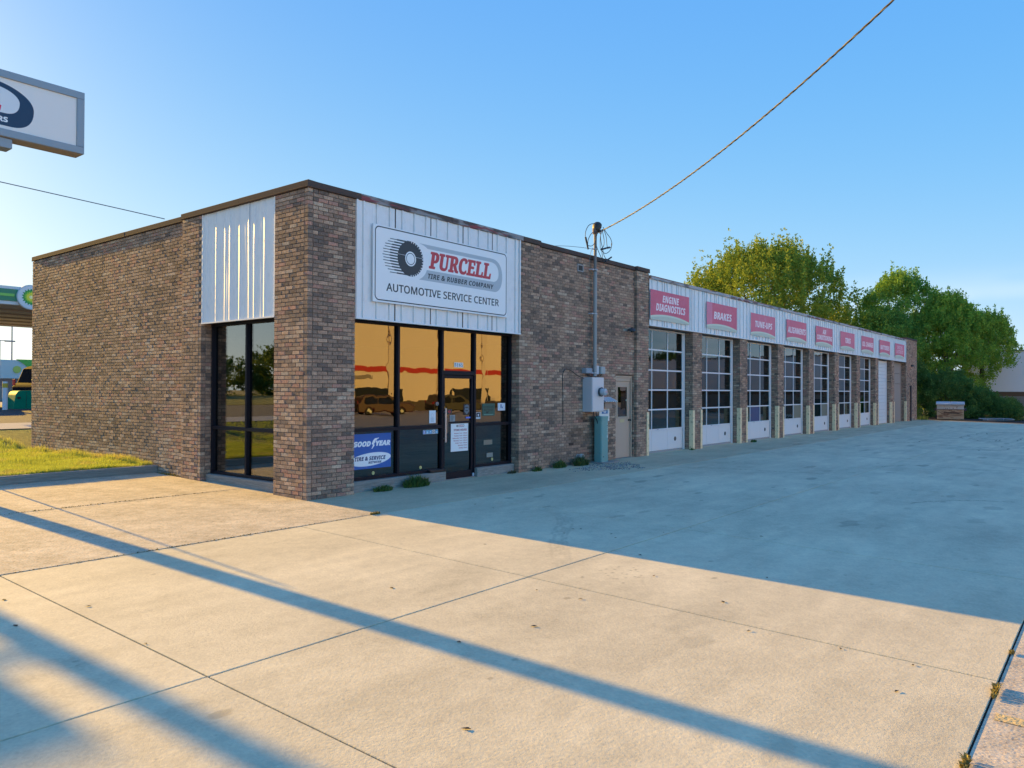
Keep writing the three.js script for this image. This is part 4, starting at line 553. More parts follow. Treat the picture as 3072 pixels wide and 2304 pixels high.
// ------------------------------------------------------------------ electrical service on the wall
{
  const wz = -WR, mx = 8.58, s = thing('service_mast', 'grey conduit service mast with black weatherhead and looped wires above roof', 'mast');
  const pipe = std(0.33, 0.33, 0.31, 0.6, { metalness: 0.2, bumpMap: fineBump, bumpScale: 0.001 });
  mesh('mast_pipe', cyl(0.048, 0.048, 2.6, [mx, 3.46, 0.03], 'y', 18), pipe, s); mesh('mast_pipe', cyl(0.038, 0.038, 1.06, [mx, 5.29, 0.03], 'y', 18), std(0.22, 0.205, 0.185, 0.7, { metalness: 0.2 }), s);
  for (const y of [2.24, 3.72, 4.82, 5.33]) { const st = partGroup('strap', s); mesh('clamp', merge([new THREE.TorusGeometry(y > 5 ? 0.044 : 0.053, 0.009, 8, 20).rotateX(Math.PI / 2).translate(mx, y, 0.03), rbox(mx - 0.12, mx - 0.05, y - 0.015, y + 0.015, y > 5 ? 0.0 : wz, 0.03, 0.003), ...(y > 5 ? [] : [rbox(mx + 0.05, mx + 0.11, y - 0.015, y + 0.015, wz, 0.03, 0.003)])]), galv, st); }
  const head = new THREE.LatheGeometry([[0.05, 0], [0.075, 0.005], [0.085, 0.07], [0.10, 0.13], [0.095, 0.19], [0.06, 0.235], [0, 0.245]].map((p) => new THREE.Vector2(...p)), 18); head.rotateZ(-0.35); head.scale(1.0, 1.0, 1.25); head.translate(mx + 0.0, 5.78, 0.05); mesh('weatherhead', head, std(0.03, 0.03, 0.028, 0.55), s);
  mesh('weatherhead_collar', cyl(0.066, 0.07, 0.13, [mx - 0.01, 5.78, 0.03], 'y', 16), std(0.20, 0.13, 0.10, 0.75), s);
  const o = (x, y, z = 0.1) => [mx + x, y, z], W = (pts, r = 0.0085) => mesh('wire_loop', tube(pts.map((p) => o(...p)), r, 44, 6), rubberWire, s), sp = (a, b) => { const A = new THREE.Vector3(...o(...a)), B = new THREE.Vector3(...o(...b)); const g = cyl(0.024, 0.02, A.distanceTo(B), [0, 0, 0], 'y', 8); g.applyQuaternion(new THREE.Quaternion().setFromUnitVectors(new THREE.Vector3(0, 1, 0), B.clone().sub(A).normalize())); g.translate((A.x + B.x) / 2, (A.y + B.y) / 2, (A.z + B.z) / 2); mesh('splice', g, rubberWire, s); };
  W([[0.05, 5.92], [-0.2, 5.93], [-0.42, 5.84], [-0.55, 5.66], [-0.55, 5.48], [-0.47, 5.36]]); sp([-0.55, 5.54], [-0.43, 5.26]); W([[-0.45, 5.34], [-0.44, 5.47], [-0.34, 5.62], [-0.2, 5.72], [0.02, 5.76], [0.16, 5.80]]); W([[-0.44, 5.35], [-0.3, 5.36], [-0.18, 5.42], [-0.1, 5.52], [-0.03, 5.7]]);
  W([[0.25, 5.92], [0.42, 5.80], [0.62, 5.68], [0.68, 5.56], [0.62, 5.46], [0.5, 5.42]]); sp([0.16, 5.34], [0.56, 5.46]); W([[0.2, 5.86], [0.3, 5.6], [0.28, 5.45], [0.16, 5.36]]); W([[0.28, 5.88], [0.40, 5.7], [0.44, 5.5], [0.47, 5.40]]);
  W([[0.16, 5.84], [-0.06, 5.66], [-0.1, 5.5], [0.02, 5.3], [0.2, 5.12], [0.3, 5.06], [0.42, 5.07]]); sp([0.36, 5.07], [0.66, 5.22]); W([[0.14, 5.84], [0.14, 5.6], [0.24, 5.36], [0.3, 5.22], [0.4, 5.14], [0.52, 5.15]]); W([[0.66, 5.58], [0.64, 5.44], [0.5, 5.32], [0.34, 5.27], [0.16, 5.33]]); W([[0.22, 5.86], [0.12, 5.64], [0.12, 5.36]]); W([[0.18, 5.35], [0.22, 5.2], [0.22, 5.1]]);
  mesh('insulators', merge([0, 1, 2].map((i) => new THREE.SphereGeometry(0.028, 10, 8).translate(mx + 0.1 + i * 0.06, 5.76 + i * 0.03, 0.1))), std(0.55, 0.54, 0.52, 0.5), s);
  // twisted drop cable towards a pole behind the photographer
  const A = new THREE.Vector3(8.66, 5.78, 0.12), B = new THREE.Vector3(-1.95, 0, 15.77), n = 360, strands = [[], [], []], dir = B.clone().sub(A).setY(3.2).normalize(), side = new THREE.Vector3(0, 1, 0).cross(dir).normalize(), upv = dir.clone().cross(side);
  for (let i = 0; i <= n; i++) { const s2 = 2 * i / n, c = new THREE.Vector3(lerp(A.x, B.x, s2 / 2), 5.78 + 1.172 * s2 - 1.157 * s2 * (1 - s2), lerp(A.z, B.z, s2 / 2)); for (let k = 0; k < 3; k++) { const a = (i / n) * 2 * Math.PI * 36 + k * 2.094; strands[k].push(c.clone().addScaledVector(side, Math.cos(a) * 0.0088).addScaledVector(upv, Math.sin(a) * 0.0088)); } }
  const drop = thing('service_cable', 'twisted overhead service cable rising from the mast across the sky', 'cable');
  strands.forEach((p, k) => mesh('strand', new THREE.TubeGeometry(new THREE.CatmullRomCurve3(p), n * 2, 0.0082, 5, false), k ? std(0.03, 0.028, 0.03, 0.6) : std(0.11, 0.105, 0.10, 0.55), drop));
  const up = thing('utility_pole', 'wooden utility pole that carries the twisted service cable, across the lot', 'pole', [-2.0, -0.25, 15.95]); mesh('pole_shaft', cyl(0.17, 0.11, 11.2, [0, 5.6, 0], 'y', 14), std(0.13, 0.09, 0.06, 0.9), up); mesh('crossarm', rbox(-1.2, 1.2, 10.4, 10.55, -0.06, 0.06, 0.01), std(0.15, 0.11, 0.08, 0.9), up);
  const thin = thing('phone_wire', 'thin grey wire tied from the mast to the roof edge', 'wire'); mesh('wire', tube([[mx - 0.05, 5.33, 0.03], [7.9, 5.36, -0.4], [6.6, 5.25, -1.4], [5.2, 5.1, -2.4]], 0.006, 30, 5), std(0.2, 0.23, 0.25, 0.6), thin); mesh('wire', tube([[mx - 0.09, 5.34, 0.0], [mx - 0.13, 5.2, -0.03], [mx - 0.12, 4.9, -0.07]], 0.006, 12, 5), std(0.2, 0.23, 0.25, 0.6), thin);
  tag(mesh('overhead_wire', tube([[-40, 12.4, -21], [-20, 8.6, -13], [-8, 6.4, -8], [0.02, 5.21, -4.72]], 0.009, 60, 5), std(0.10, 0.13, 0.17, 0.6)), 'single overhead wire running down to the roof edge above brick wall', 'wire');
  // meter cabinet
  const zf = 0.19, c = thing('meter_cabinet', 'large galvanised electric meter cabinet under the conduit mast', 'meter box'); mesh('cabinet', rbox(8.20, 8.745, 1.28, 2.128, wz + 0.002, zf, 0.006), galv, c); mesh('cover', rbox(8.215, 8.73, 1.30, 2.11, zf + 0.001, zf + 0.012, 0.005), std(0.62, 0.64, 0.66, 0.5, { metalness: 0.25, bumpMap: fineBump, bumpScale: 0.0006 }), c);
  const mt = mesh('meter_ring', merge([cyl(0.105, 0.105, 0.05, [8.56, 1.77, zf + 0.03], 'z', 28), new THREE.TorusGeometry(0.105, 0.014, 8, 28).translate(8.56, 1.77, zf + 0.055)]), std(0.1, 0.105, 0.11, 0.4, { metalness: 0.6 }), c); mesh('meter_glass', merge([cyl(0.088, 0.083, 0.12, [8.56, 1.77, zf + 0.115], 'z', 28), new THREE.SphereGeometry(0.083, 24, 8, 0, 6.2832, 0, 1.2).scale(1, 0.4, 1).rotateX(Math.PI / 2).translate(8.56, 1.77, zf + 0.163)]), phys(0.48, 0.52, 0.55, 0.15, { clearcoat: 1 }), mt); mesh('meter_label', box(8.53, 8.60, 1.75, 1.80, zf + 0.196, zf + 0.2), std(0.6, 0.35, 0.35, 0.6), mt);
  mesh('feed_wires', merge([tube([[8.5, 1.28, 0.05], [8.5, 1.18, 0.06], [8.56, 1.08, 0.1], [8.6, 0.95, 0.12]], 0.012, 12, 6), tube([[8.62, 1.28, 0.05], [8.62, 1.2, 0.05], [8.6, 1.1, 0.1]], 0.012, 12, 6)]), rubberWire, c);
  const jb = (x0, x1, y0, y1, d, m, label) => { const j = thing('junction_box', label, 'junction box'); mesh('case', rbox(x0, x1, y0, y1, wz + 0.002, wz + d, 0.006), m, j); mesh('lid', rbox(x0 + 0.012, x1 - 0.012, y0 + 0.012, y1 - 0.012, wz + d + 0.001, wz + d + 0.01, 0.004), m, j); mesh('whip', tube([[(x0 + x1) / 2, y0, wz + 0.06], [(x0 + x1) / 2 + (x0 < 8.4 ? 0.05 : -0.05), y0 - 0.05, wz + 0.06], [x0 < 8.4 ? 8.5 : 8.68, y0 - 0.07, wz + 0.07]], 0.012, 12, 6), rubberWire, j); };
  jb(8.16, 8.44, 2.225, 2.36, 0.13, std(0.30, 0.33, 0.36, 0.6), 'grey junction box fixed just left of the conduit mast'); jb(8.66, 8.795, 2.21, 2.43, 0.10, std(0.55, 0.56, 0.57, 0.6), 'tall white junction box touching the right of the conduit mast'); jb(8.88, 9.09, 2.225, 2.41, 0.10, std(0.40, 0.42, 0.41, 0.6), 'grey green junction box, outermost right of the conduit mast');
  tag(mesh('wall_cable', tube([[7.345, 0.99, wz + 0.012], [7.34, 1.7, wz + 0.012], [7.335, 2.2, wz + 0.012], [7.42, 2.3, wz + 0.012], [7.63, 2.295, wz + 0.012], [7.95, 2.17, wz + 0.02], [8.19, 2.10, wz + 0.05]], 0.008, 60, 6), rubberWire), 'thin black cable looping down the brick wall left of meter cabinet', 'cable');
  // key drop box with little awning
  const k = thing('key_drop_box', 'white key drop board with blue striped awning beside brown door', 'drop box'); const white = std(0.80, 0.78, 0.72, 0.6);
  mesh('board', rbox(8.94, 9.42, 1.02, 1.545, wz + 0.004, wz + 0.03, 0.004), white, k); mesh('slot_box', rbox(9.05, 9.40, 1.34, 1.50, wz + 0.031, wz + 0.13, 0.008), std(0.36, 0.26, 0.20, 0.7), k);
  for (let i = 0; i < 14; i++) { const a = new THREE.BufferGeometry(), x0 = 8.90 + i * 0.043, x1 = x0 + 0.0425, sh = 0.035, P = [[x0, 1.64, wz + 0.004], [x1, 1.64, wz + 0.004], [x1 + sh, 1.535, wz + 0.20], [x0 + sh, 1.535, wz + 0.20], [x0, 1.632, wz + 0.004], [x1, 1.632, wz + 0.004], [x1 + sh, 1.515, wz + 0.20], [x0 + sh, 1.515, wz + 0.20]]; a.setAttribute('position', new THREE.Float32BufferAttribute(P.flat(), 3)); a.setIndex([0, 3, 1, 1, 3, 2, 4, 5, 7, 5, 6, 7, 3, 7, 2, 2, 7, 6, 0, 4, 3, 3, 4, 7, 1, 2, 5, 5, 2, 6]); const gg = a.toNonIndexed(); gg.computeVertexNormals(); mesh('awning_stripe', gg, i % 2 ? white : std(0.05, 0.16, 0.26, 0.6), k); }
  mesh('drop_label', box01(9.05, 9.33, 1.21, 1.30, wz + 0.0315, wz + 0.036), flat(canvasTex(128, 42, (g, w, h) => { g.fillStyle = '#3e7ab0'; g.fillRect(0, 0, w, h); g.fillStyle = '#dfeaf2'; g.fillRect(28, 9, 70, 8); g.fillRect(38, 24, 52, 8); })), k);
  // green telephone pedestal on its pad
  const p = thing('utility_pedestal', 'pale green metal utility pedestal standing beside the brown side door', 'pedestal', [8.74, lot(0.13), 0.12]); const green = phys(0.17, 0.36, 0.33, 0.45, { clearcoat: 0.2 });
  const body = new THREE.Shape(); const bw = 0.155, bd = 0.12, br = 0.05; body.moveTo(-bw + br, -bd); body.lineTo(bw - br, -bd); body.quadraticCurveTo(bw, -bd, bw, -bd + br); body.lineTo(bw, bd - br); body.quadraticCurveTo(bw, bd, bw - br, bd); body.lineTo(-bw + br, bd); body.quadraticCurveTo(-bw, bd, -bw, bd - br); body.lineTo(-bw, -bd + br); body.quadraticCurveTo(-bw, -bd, -bw + br, -bd);
  const ex = (h, s, y) => { const g = new THREE.ExtrudeGeometry(body, { depth: h, bevelEnabled: true, bevelSize: 0.004, bevelThickness: 0.004, bevelSegments: 1, curveSegments: 6 }); g.rotateX(-Math.PI / 2); g.scale(s, 1, s); g.translate(0, y, 0); return g; };
  mesh('base', ex(0.20, 1.0, 0.02), green, p); mesh('body', ex(0.86, 0.985, 0.232), green, p); mesh('cap', ex(0.055, 1.04, 1.104), green, p);
  mesh('number_strip', box01(0.075, 0.115, 0.62, 0.98, 0.121, 0.124), flat(canvasTex(36, 300, (g, w, h) => { g.fillStyle = '#9fc0b8'; g.fillRect(0, 0, w, h); g.fillStyle = '#0e1a1c'; g.fillRect(6, 24, 24, 14); g.fillRect(6, 46, 24, 10); ['5', '1', '6', '5'].forEach((c, i) => { fit(g, c, 8, 96 + i * 44, 20, 24); }); g.fillStyle = '#dfe8e4'; g.fillRect(10, 250, 18, 40); })), p); mesh('bolt', cyl(0.012, 0.012, 0.01, [-0.09, 0.16, 0.127], 'z', 10), black, p);
  tag(mesh('concrete_pad', rbox(8.45, 9.25, -0.05, 0.028, -0.07, 0.36, 0.01), sillConcrete), 'thin concrete pad under the pale green utility pedestal', 'pad');
  const pv = thing('drain_pipe', 'short white plastic drain pipe poking from the brick wall', 'pipe', [7.98, 0.2, wz]); mesh('pipe', new THREE.LatheGeometry([[0.05, 0], [0.05, 0.10], [0.062, 0.10], [0.062, 0.17], [0.05, 0.17], [0.05, 0.02]].map((q) => new THREE.Vector2(...q)), 20).rotateX(Math.PI / 2), std(0.55, 0.54, 0.50, 0.5), pv); mesh('pipe_shade', cyl(0.049, 0.049, 0.01, [0, 0, 0.06], 'z', 20), black, pv);  // black disc stands in for the shade deep in the pipe
  const vt = thing('wall_vent', 'small square framed vent opening high in the brick wall', 'vent', [8.085, 4.81, wz]); for (const [a, b, cc, dd] of [[-0.13, 0.13, 0.062, 0.088], [-0.13, 0.13, -0.088, -0.062], [-0.13, -0.095, -0.061, 0.061], [0.095, 0.13, -0.061, 0.061]]) mesh('vent_frame', rbox(a, b, cc, dd, -0.06, 0.012, 0.003), std(0.32, 0.32, 0.31, 0.7), vt); mesh('vent_shade', box(-0.096, 0.096, -0.063, 0.063, -0.05, -0.004), black, vt);  // black box paints the shade of the hollow behind the vent frame
}
function wallLight(x, y, z, label) { const l = thing('wall_light', label, 'wall light', [x, y, z]); mesh('mount', rbox(-0.06, 0.06, -0.06, 0.06, 0.001, 0.05, 0.008), black, l); mesh('arm', tube([[0, 0, 0.03], [-0.08, 0.03, 0.1], [-0.2, 0.02, 0.14]], 0.016, 10, 8), black, l); const g = new THREE.LatheGeometry([[0, 0.09], [0.05, 0.085], [0.09, 0.03], [0.10, 0.0], [0.092, 0.0], [0, 0.03]].map((q) => new THREE.Vector2(...q)), 18); g.scale(1.6, 0.8, 1.1); g.translate(-0.27, -0.05, 0.15); mesh('lamp_head', g, std(0.03, 0.032, 0.034, 0.5), l); return l; }
wallLight(10.62, 3.45, -WR, 'black unlit wall lamp on brick beside the first vehicle bay'); wallLight(45.6, 3.45, 0, 'black unlit wall lamp on brick at the far building end');
{ const t = thing('downspout', 'dark narrow downspout pipe on the far brick pilaster', 'downspout'); mesh('pipe', rbox(45.22, 45.33, 0.0, 2.2, 0.002, 0.09, 0.01), std(0.06, 0.05, 0.05, 0.6), t); mesh('bracket', rbox(45.2, 45.35, 1.2, 1.24, 0.001, 0.094, 0.003), black, t); }
{ // pale yellow angle guards on the pier corners
  const yel = std(0.95, 0.76, 0.46, 0.65, { map: dataTex(128, 256, (i, j, o) => { const n = fbm(i / 16, j / 24, 4), v = 1 - 0.5 * smooth(0.62, 0.8, n) - 0.08 * hash2(i, j); o[0] = v; o[1] = v * 0.98; o[2] = v * 0.95; }, true, 2, 1) });
  const left = merge([box(-0.014, 0.115, 0, 1.22, 0.005, 0.017), box(-0.017, -0.005, 0, 1.22, -0.11, 0.005)]), right = merge([box(-0.115, 0.014, 0, 1.22, 0.005, 0.017), box(0.005, 0.017, 0, 1.22, -0.11, 0.005)]);
  const put = (g, x, h, label) => { const m = mesh('corner_guard', g, yel); m.position.set(x, -0.012, 0); m.scale.y = h; tag(m, label, 'corner guard', 'pale yellow corner guards along the bay piers'); };
  put(right, BX5, 1, 'pale yellow steel corner guard where brick meets the ENGINE DIAGNOSTICS bay');
  for (let k = 0; k < 8; k++) { const between = k < 7 ? `between the ${bayName[k]} and ${bayName[k + 1]} bays` : 'left of the beige door'; put(left, PX + k * PS - PW, 1 + (k % 3) * 0.012, `pale yellow corner guard, near corner of pier ${between}`); put(right, PX + k * PS, 1 + ((k + 1) % 3) * 0.012, `pale yellow corner guard, far corner of pier ${between}`); }
  put(left, EX0, 1.02, 'pale yellow corner guard on the last pilaster beyond the beige door');
}
// ------------------------------------------------------------------ plants
const leafMat = phys(1, 1, 1, 0.85, { specularIntensity: 0.2, transmission: 0.42, thickness: 0, side: THREE.DoubleSide });
const bark = std(0.10, 0.08, 0.06, 0.95, { bumpMap: brickBump, bumpScale: 0.02 });
const leafG = (() => { const g = new THREE.BufferGeometry(); g.setAttribute('position', new THREE.Float32BufferAttribute([0, 0, 0, 0.32, 0.45, 0.10, 0, 1, 0, 0, 0, 0, 0, 1, 0, -0.32, 0.45, 0.10], 3)); g.computeVertexNormals(); return g; })();
function tree(name, label, x, z, H, { spread = 4, base = 1.2, leaves = 14000, clumps = 90, size = 0.2, tone: tn = [0.175, 0.221, 0.033], tone2 = [0.088, 0.145, 0.030], seed = 1, tall = 0.5, sprigs = 30, group, cr = 0.95, prof = (t) => Math.sin(Math.PI * (0.12 + 0.80 * t)), trunkR } = {}) {
  const R = rng(seed), y0 = hz(z), o = thing(name, label, 'tree', [x, y0, z], 0, group), tr = trunkR || H * 0.022, limbs = [];
  const taper = (pts, r0, r1) => { const c = new THREE.CatmullRomCurve3(pts.map((p) => new THREE.Vector3(...p))), g = new THREE.TubeGeometry(c, 10, 1, 6, false), P = g.attributes.position, v = new THREE.Vector3(); for (let i = 0; i < P.count; i++) { const t = Math.floor(i / 7) / 10, q = c.getPointAt(clamp(t)); v.fromBufferAttribute(P, i).sub(q).multiplyScalar(lerp(r0, r1, t)).add(q); P.setXYZ(i, v.x, v.y, v.z); } return g; };
  const fork = base + (H - base) * 0.12; limbs.push(taper([[0, -0.2, 0], [0.1, fork * 0.5, 0.05], [0, fork, 0]], tr * 1.25, tr * 0.85));
  const C0 = []; for (let i = 0; i < clumps; i++) { const t = Math.pow(R(), 0.85), a = R() * 6.283, rr = spread * prof(t) * (0.35 + 0.65 * Math.sqrt(R())); C0.push([Math.cos(a) * rr, base + t * (H - base) * 0.93, Math.sin(a) * rr, cr * (0.55 + 0.75 * R()), 1]); }
  for (let i = 0; i < sprigs; i++) { const t = 0.25 + 0.78 * Math.sqrt(R()), a = R() * 6.283, edge = t > 0.85 ? Math.sqrt(R()) : 0.92 + 0.22 * R(), rr = spread * prof(Math.min(t, 1)) * edge, up = 0.5 + 0.5 * t, sy = base + t * (H - base) * 0.94, ln = (0.35 + 0.75 * R() * R()) * spread * 0.16; for (let k = 0; k < 4; k++) C0.push([Math.cos(a) * (rr + k * ln * (1 - up) * 0.8), sy + k * ln * up * 0.75, Math.sin(a) * (rr + k * ln * (1 - up) * 0.8), (0.26 - 0.05 * k) * (0.7 + 0.6 * R()), 1.5]); }
  for (let i = 0; i < 14; i++) { const c = C0[Math.floor(R() * clumps)]; limbs.push(taper([[0, fork * 0.9, 0], [c[0] * 0.35, lerp(fork, c[1], 0.5), c[2] * 0.35], [c[0] * 0.9, c[1], c[2] * 0.9]], tr * 0.5, tr * 0.08)); }
  mesh('trunk', merge(limbs), bark, o);
  const im = new THREE.InstancedMesh(leafG, leafMat, leaves), M = new THREE.Matrix4(), q = new THREE.Quaternion(), E = new THREE.Euler(), P = new THREE.Vector3(), S = new THREE.Vector3(); const tot = C0.reduce((s, c) => s + c[3] ** 2 * c[4], 0); let k = 0;
  for (const c of C0) { const n = Math.max(4, Math.round(leaves * c[3] ** 2 * c[4] / tot)), ct = R(); for (let i = 0; i < n && k < leaves; i++) { const a = R() * 6.283, u = R() * 2 - 1, rad = c[3] * Math.pow(R(), 0.6) * (R() < 0.12 ? 1.5 : 1), w = Math.sqrt(1 - u * u); P.set(c[0] + Math.cos(a) * w * rad, c[1] + u * rad * c[4] * (0.7 + tall * 0.3), c[2] + Math.sin(a) * w * rad); E.set((R() - 0.5) * 2.6, R() * 6.283, (R() - 0.5) * 2.6); q.setFromEuler(E); const s = size * (0.6 + R() * 0.8); S.set(s, s, s); M.compose(P, q, S); im.setMatrixAt(k, M); const t = clamp(ct * 0.6 + R() * 0.5), v = 0.75 + 0.5 * R(); im.setColorAt(k, C(lerp(tn[0], tone2[0], t) * v, lerp(tn[1], tone2[1], t) * v, lerp(tn[2], tone2[2], t) * v)); k++; } }
  im.count = k; im.name = 'crown'; im.userData.kind = 'stuff'; o.add(im); return o;
}
const lowProf = (t) => 0.72 + 0.42 * Math.sin(Math.PI * clamp(t * 0.95)) - 0.42 * t * t * t;
tree('broadleaf_tree', 'large yellow green tree with feathery top rising behind the long fascia', 54.6, -12.8, 13.3, { spread: 6.4, base: 2.2, leaves: 105000, clumps: 420, size: 0.165, tone: [0.44, 0.46, 0.05], tone2: [0.15, 0.26, 0.04], seed: 11, sprigs: 420, cr: 0.8, prof: (t) => 0.72 + 0.36 * Math.sin(Math.PI * clamp(0.05 + t * 0.8)) - 0.42 * t * t * t });
tree('locust_tree', 'airy green tree with thin leafy top beyond the building end', 61.5, -3.8, 11.6, { spread: 3.6, base: 0.4, leaves: 56000, clumps: 300, size: 0.14, tone: [0.325, 0.483, 0.066], tone2: [0.145, 0.304, 0.058], seed: 21, sprigs: 260, cr: 0.62, prof: lowProf });
tree('locust_tree', 'dense green tree directly behind the rusty white dumpster', 61.0, -0.5, 9.5, { spread: 3.1, base: 0.3, leaves: 56000, clumps: 300, size: 0.14, tone: [0.422, 0.537, 0.066], tone2: [0.163, 0.323, 0.050], seed: 22, sprigs: 240, cr: 0.62, prof: lowProf });
tree('locust_tree', 'green tree leaning over the white painted block building', 62.8, 1.7, 7.9, { spread: 2.6, base: 4.0, leaves: 26000, clumps: 150, size: 0.13, tone: [0.438, 0.537, 0.066], tone2: [0.180, 0.340, 0.050], seed: 23, sprigs: 160, cr: 0.5, prof: (t) => 0.9 - 0.4 * t * t });
tree('locust_tree', 'green tree beside the far end wall of brick building', 57.0, -4.2, 8.2, { spread: 3.0, base: 0.1, leaves: 50000, clumps: 170, size: 0.135, tone: [0.276, 0.430, 0.066], tone2: [0.114, 0.251, 0.050], seed: 24, sprigs: 40, cr: 0.75, prof: lowProf });
tree('distant_tree', 'small yellowish tree far off between the two big trees', 92, -17, 10.5, { spread: 6, base: 1, leaves: 18000, clumps: 90, size: 0.24, tone: [0.616, 0.572, 0.082], tone2: [0.244, 0.358, 0.058], seed: 31, sprigs: 40 });
tree('distant_tree', 'dark tree showing over the roof of white block building', 88, 9.5, 9.3, { spread: 5, base: 1, leaves: 18000, clumps: 90, size: 0.22, tone: [0.292, 0.394, 0.066], tone2: [0.129, 0.233, 0.050], seed: 32, sprigs: 40 });
const shrub = (label, x, z, H, spread, seed, leaves = 24000) => { tree('wild_shrub', label, x, z, H, { spread, base: 0.0, leaves, clumps: 130, size: 0.095, cr: 0.36, tone: [0.194, 0.328, 0.073], tone2: [0.096, 0.200, 0.049], seed, sprigs: 40, prof: (t) => 1.0 - 0.5 * t * t, trunkR: 0.04 }).userData.category = 'shrub'; };
shrub('tall dark shrub spreading right of the rusty dumpster', 55.3, 2.6, 1.95, 1.25, 41); shrub('low dark shrub in front of the block building', 55.0, 4.2, 1.25, 0.9, 42, 16000); shrub('dark shrub behind dumpster against the brick end wall', 53.6, -1.9, 4.0, 2.2, 43, 36000); shrub('tangled shrub just behind the rusty white dumpster', 54.2, 0.7, 3.2, 1.9, 44, 30000);
function weed(label, x, z, rx, rz, h, n, col, seed, y = null) {
  const R = rng(seed), P = [], Cc = [];
  for (let i = 0; i < n; i++) { const a = R() * 6.283, q = Math.sqrt(R()), bx = Math.cos(a) * q * rx * 0.75, bz = Math.sin(a) * q * rz * 0.75, ln = h * (0.4 + 0.7 * R()) * (1.1 - 0.6 * q), le = ln * (0.3 + R() * 0.9), d = R() * 6.283, w = 0.003 + R() * 0.004, ca = Math.cos(d), sa = Math.sin(d), p = [bx, 0, bz], m = [bx + ca * le * 0.5, ln * 0.8, bz + sa * le * 0.5], t = [bx + ca * le, ln * (0.75 + 0.3 * R()), bz + sa * le], v = 0.6 + 0.7 * R();
    P.push(p[0] - sa * w, 0, p[2] + ca * w, p[0] + sa * w, 0, p[2] - ca * w, m[0] + sa * w * 1.3, m[1], m[2] - ca * w * 1.3, p[0] - sa * w, 0, p[2] + ca * w, m[0] + sa * w * 1.3, m[1], m[2] - ca * w * 1.3, m[0] - sa * w * 1.3, m[1], m[2] + ca * w * 1.3, m[0] - sa * w * 1.3, m[1], m[2] + ca * w * 1.3, m[0] + sa * w * 1.3, m[1], m[2] - ca * w * 1.3, t[0], t[1], t[2]); for (let k = 0; k < 9; k++) Cc.push(col[0] * v, col[1] * v, col[2] * v); }
  const g = new THREE.BufferGeometry(); g.setAttribute('position', new THREE.Float32BufferAttribute(P, 3)); g.setAttribute('color', new THREE.Float32BufferAttribute(Cc, 3)); g.computeVertexNormals();
  const m = mesh('weed', g, phys(1, 1, 1, 0.85, { specularIntensity: 0.2, vertexColors: true, transmission: 0.3, thickness: 0, side: THREE.DoubleSide })); m.position.set(x, y ?? lot(z), z); return tag(m, label, 'weed');
}
const GRN = [0.11, 0.19, 0.05], DRY = [0.26, 0.22, 0.07];
weed('bushy green weed growing at the storefront sill left of the entrance', 2.45, 0.02, 0.42, 0.16, 0.24, 620, GRN, 1); weed('small green weed at the sill beside the corner pillar', 1.62, 0.02, 0.30, 0.12, 0.13, 260, GRN, 2);
weed('weed tuft at the foot of the brick left of drain pipe', 7.05, 0.06, 0.34, 0.1, 0.22, 240, GRN, 3); weed('leafy weed under the white drain pipe', 7.85, 0.12, 0.36, 0.16, 0.26, 420, [0.11, 0.17, 0.06], 4); weed('small weed at the foot of the storefront pilaster', 6.1, 0.1, 0.22, 0.08, 0.13, 130, GRN, 5); weed('dry grass tuft on the right concrete sill end', 5.35, -0.02, 0.2, 0.08, 0.09, 90, [0.15, 0.13, 0.06], 6);
weed('small yellow weed in the joint out from the corner pillar', -0.02, 1.70, 0.13, 0.03, 0.06, 90, DRY, 7); weed('yellow weed clump in the dark edge joint of the lot', -1.57, 9.617, 0.20, 0.02, 0.05, 130, DRY, 8); weed('dry weed clump farther along the dark edge joint', -2.85, 9.617, 0.14, 0.02, 0.05, 90, DRY, 9); weed('tiny dry weed alone in the dark edge joint', -0.6, 9.617, 0.06, 0.02, 0.04, 40, DRY, 10);
weed('green weed at the pier foot between BRAKES and TUNE-UPS bays', 18.95, 0.10, 0.30, 0.12, 0.12, 130, GRN, 12); weed('small weed at the pier foot between ENGINE DIAGNOSTICS and BRAKES', 14.1, 0.05, 0.2, 0.1, 0.08, 70, GRN, 13); weed('low green growth at the far corner of brick building', 47.9, 0.2, 0.7, 0.5, 0.35, 260, GRN, 14);
weed('thin dry grass row along the left brick wall foot', 0.03, -4.5, 0.05, 0.55, 0.06, 130, DRY, 15); weed('sparse weeds in the joint across the sunny paving', -2.6, -1.895, 3.2, 0.022, 0.022, 260, [0.16, 0.15, 0.05], 16); weed('sparse weeds in the long joint below the corner pillar', -2.6, 1.69, 3.0, 0.012, 0.018, 200, [0.16, 0.15, 0.05], 17);
weed('weedy fringe along the back edge of the lot near metal frame', 52.6, 4.6, 0.9, 1.4, 0.25, 340, [0.06, 0.085, 0.03], 18);
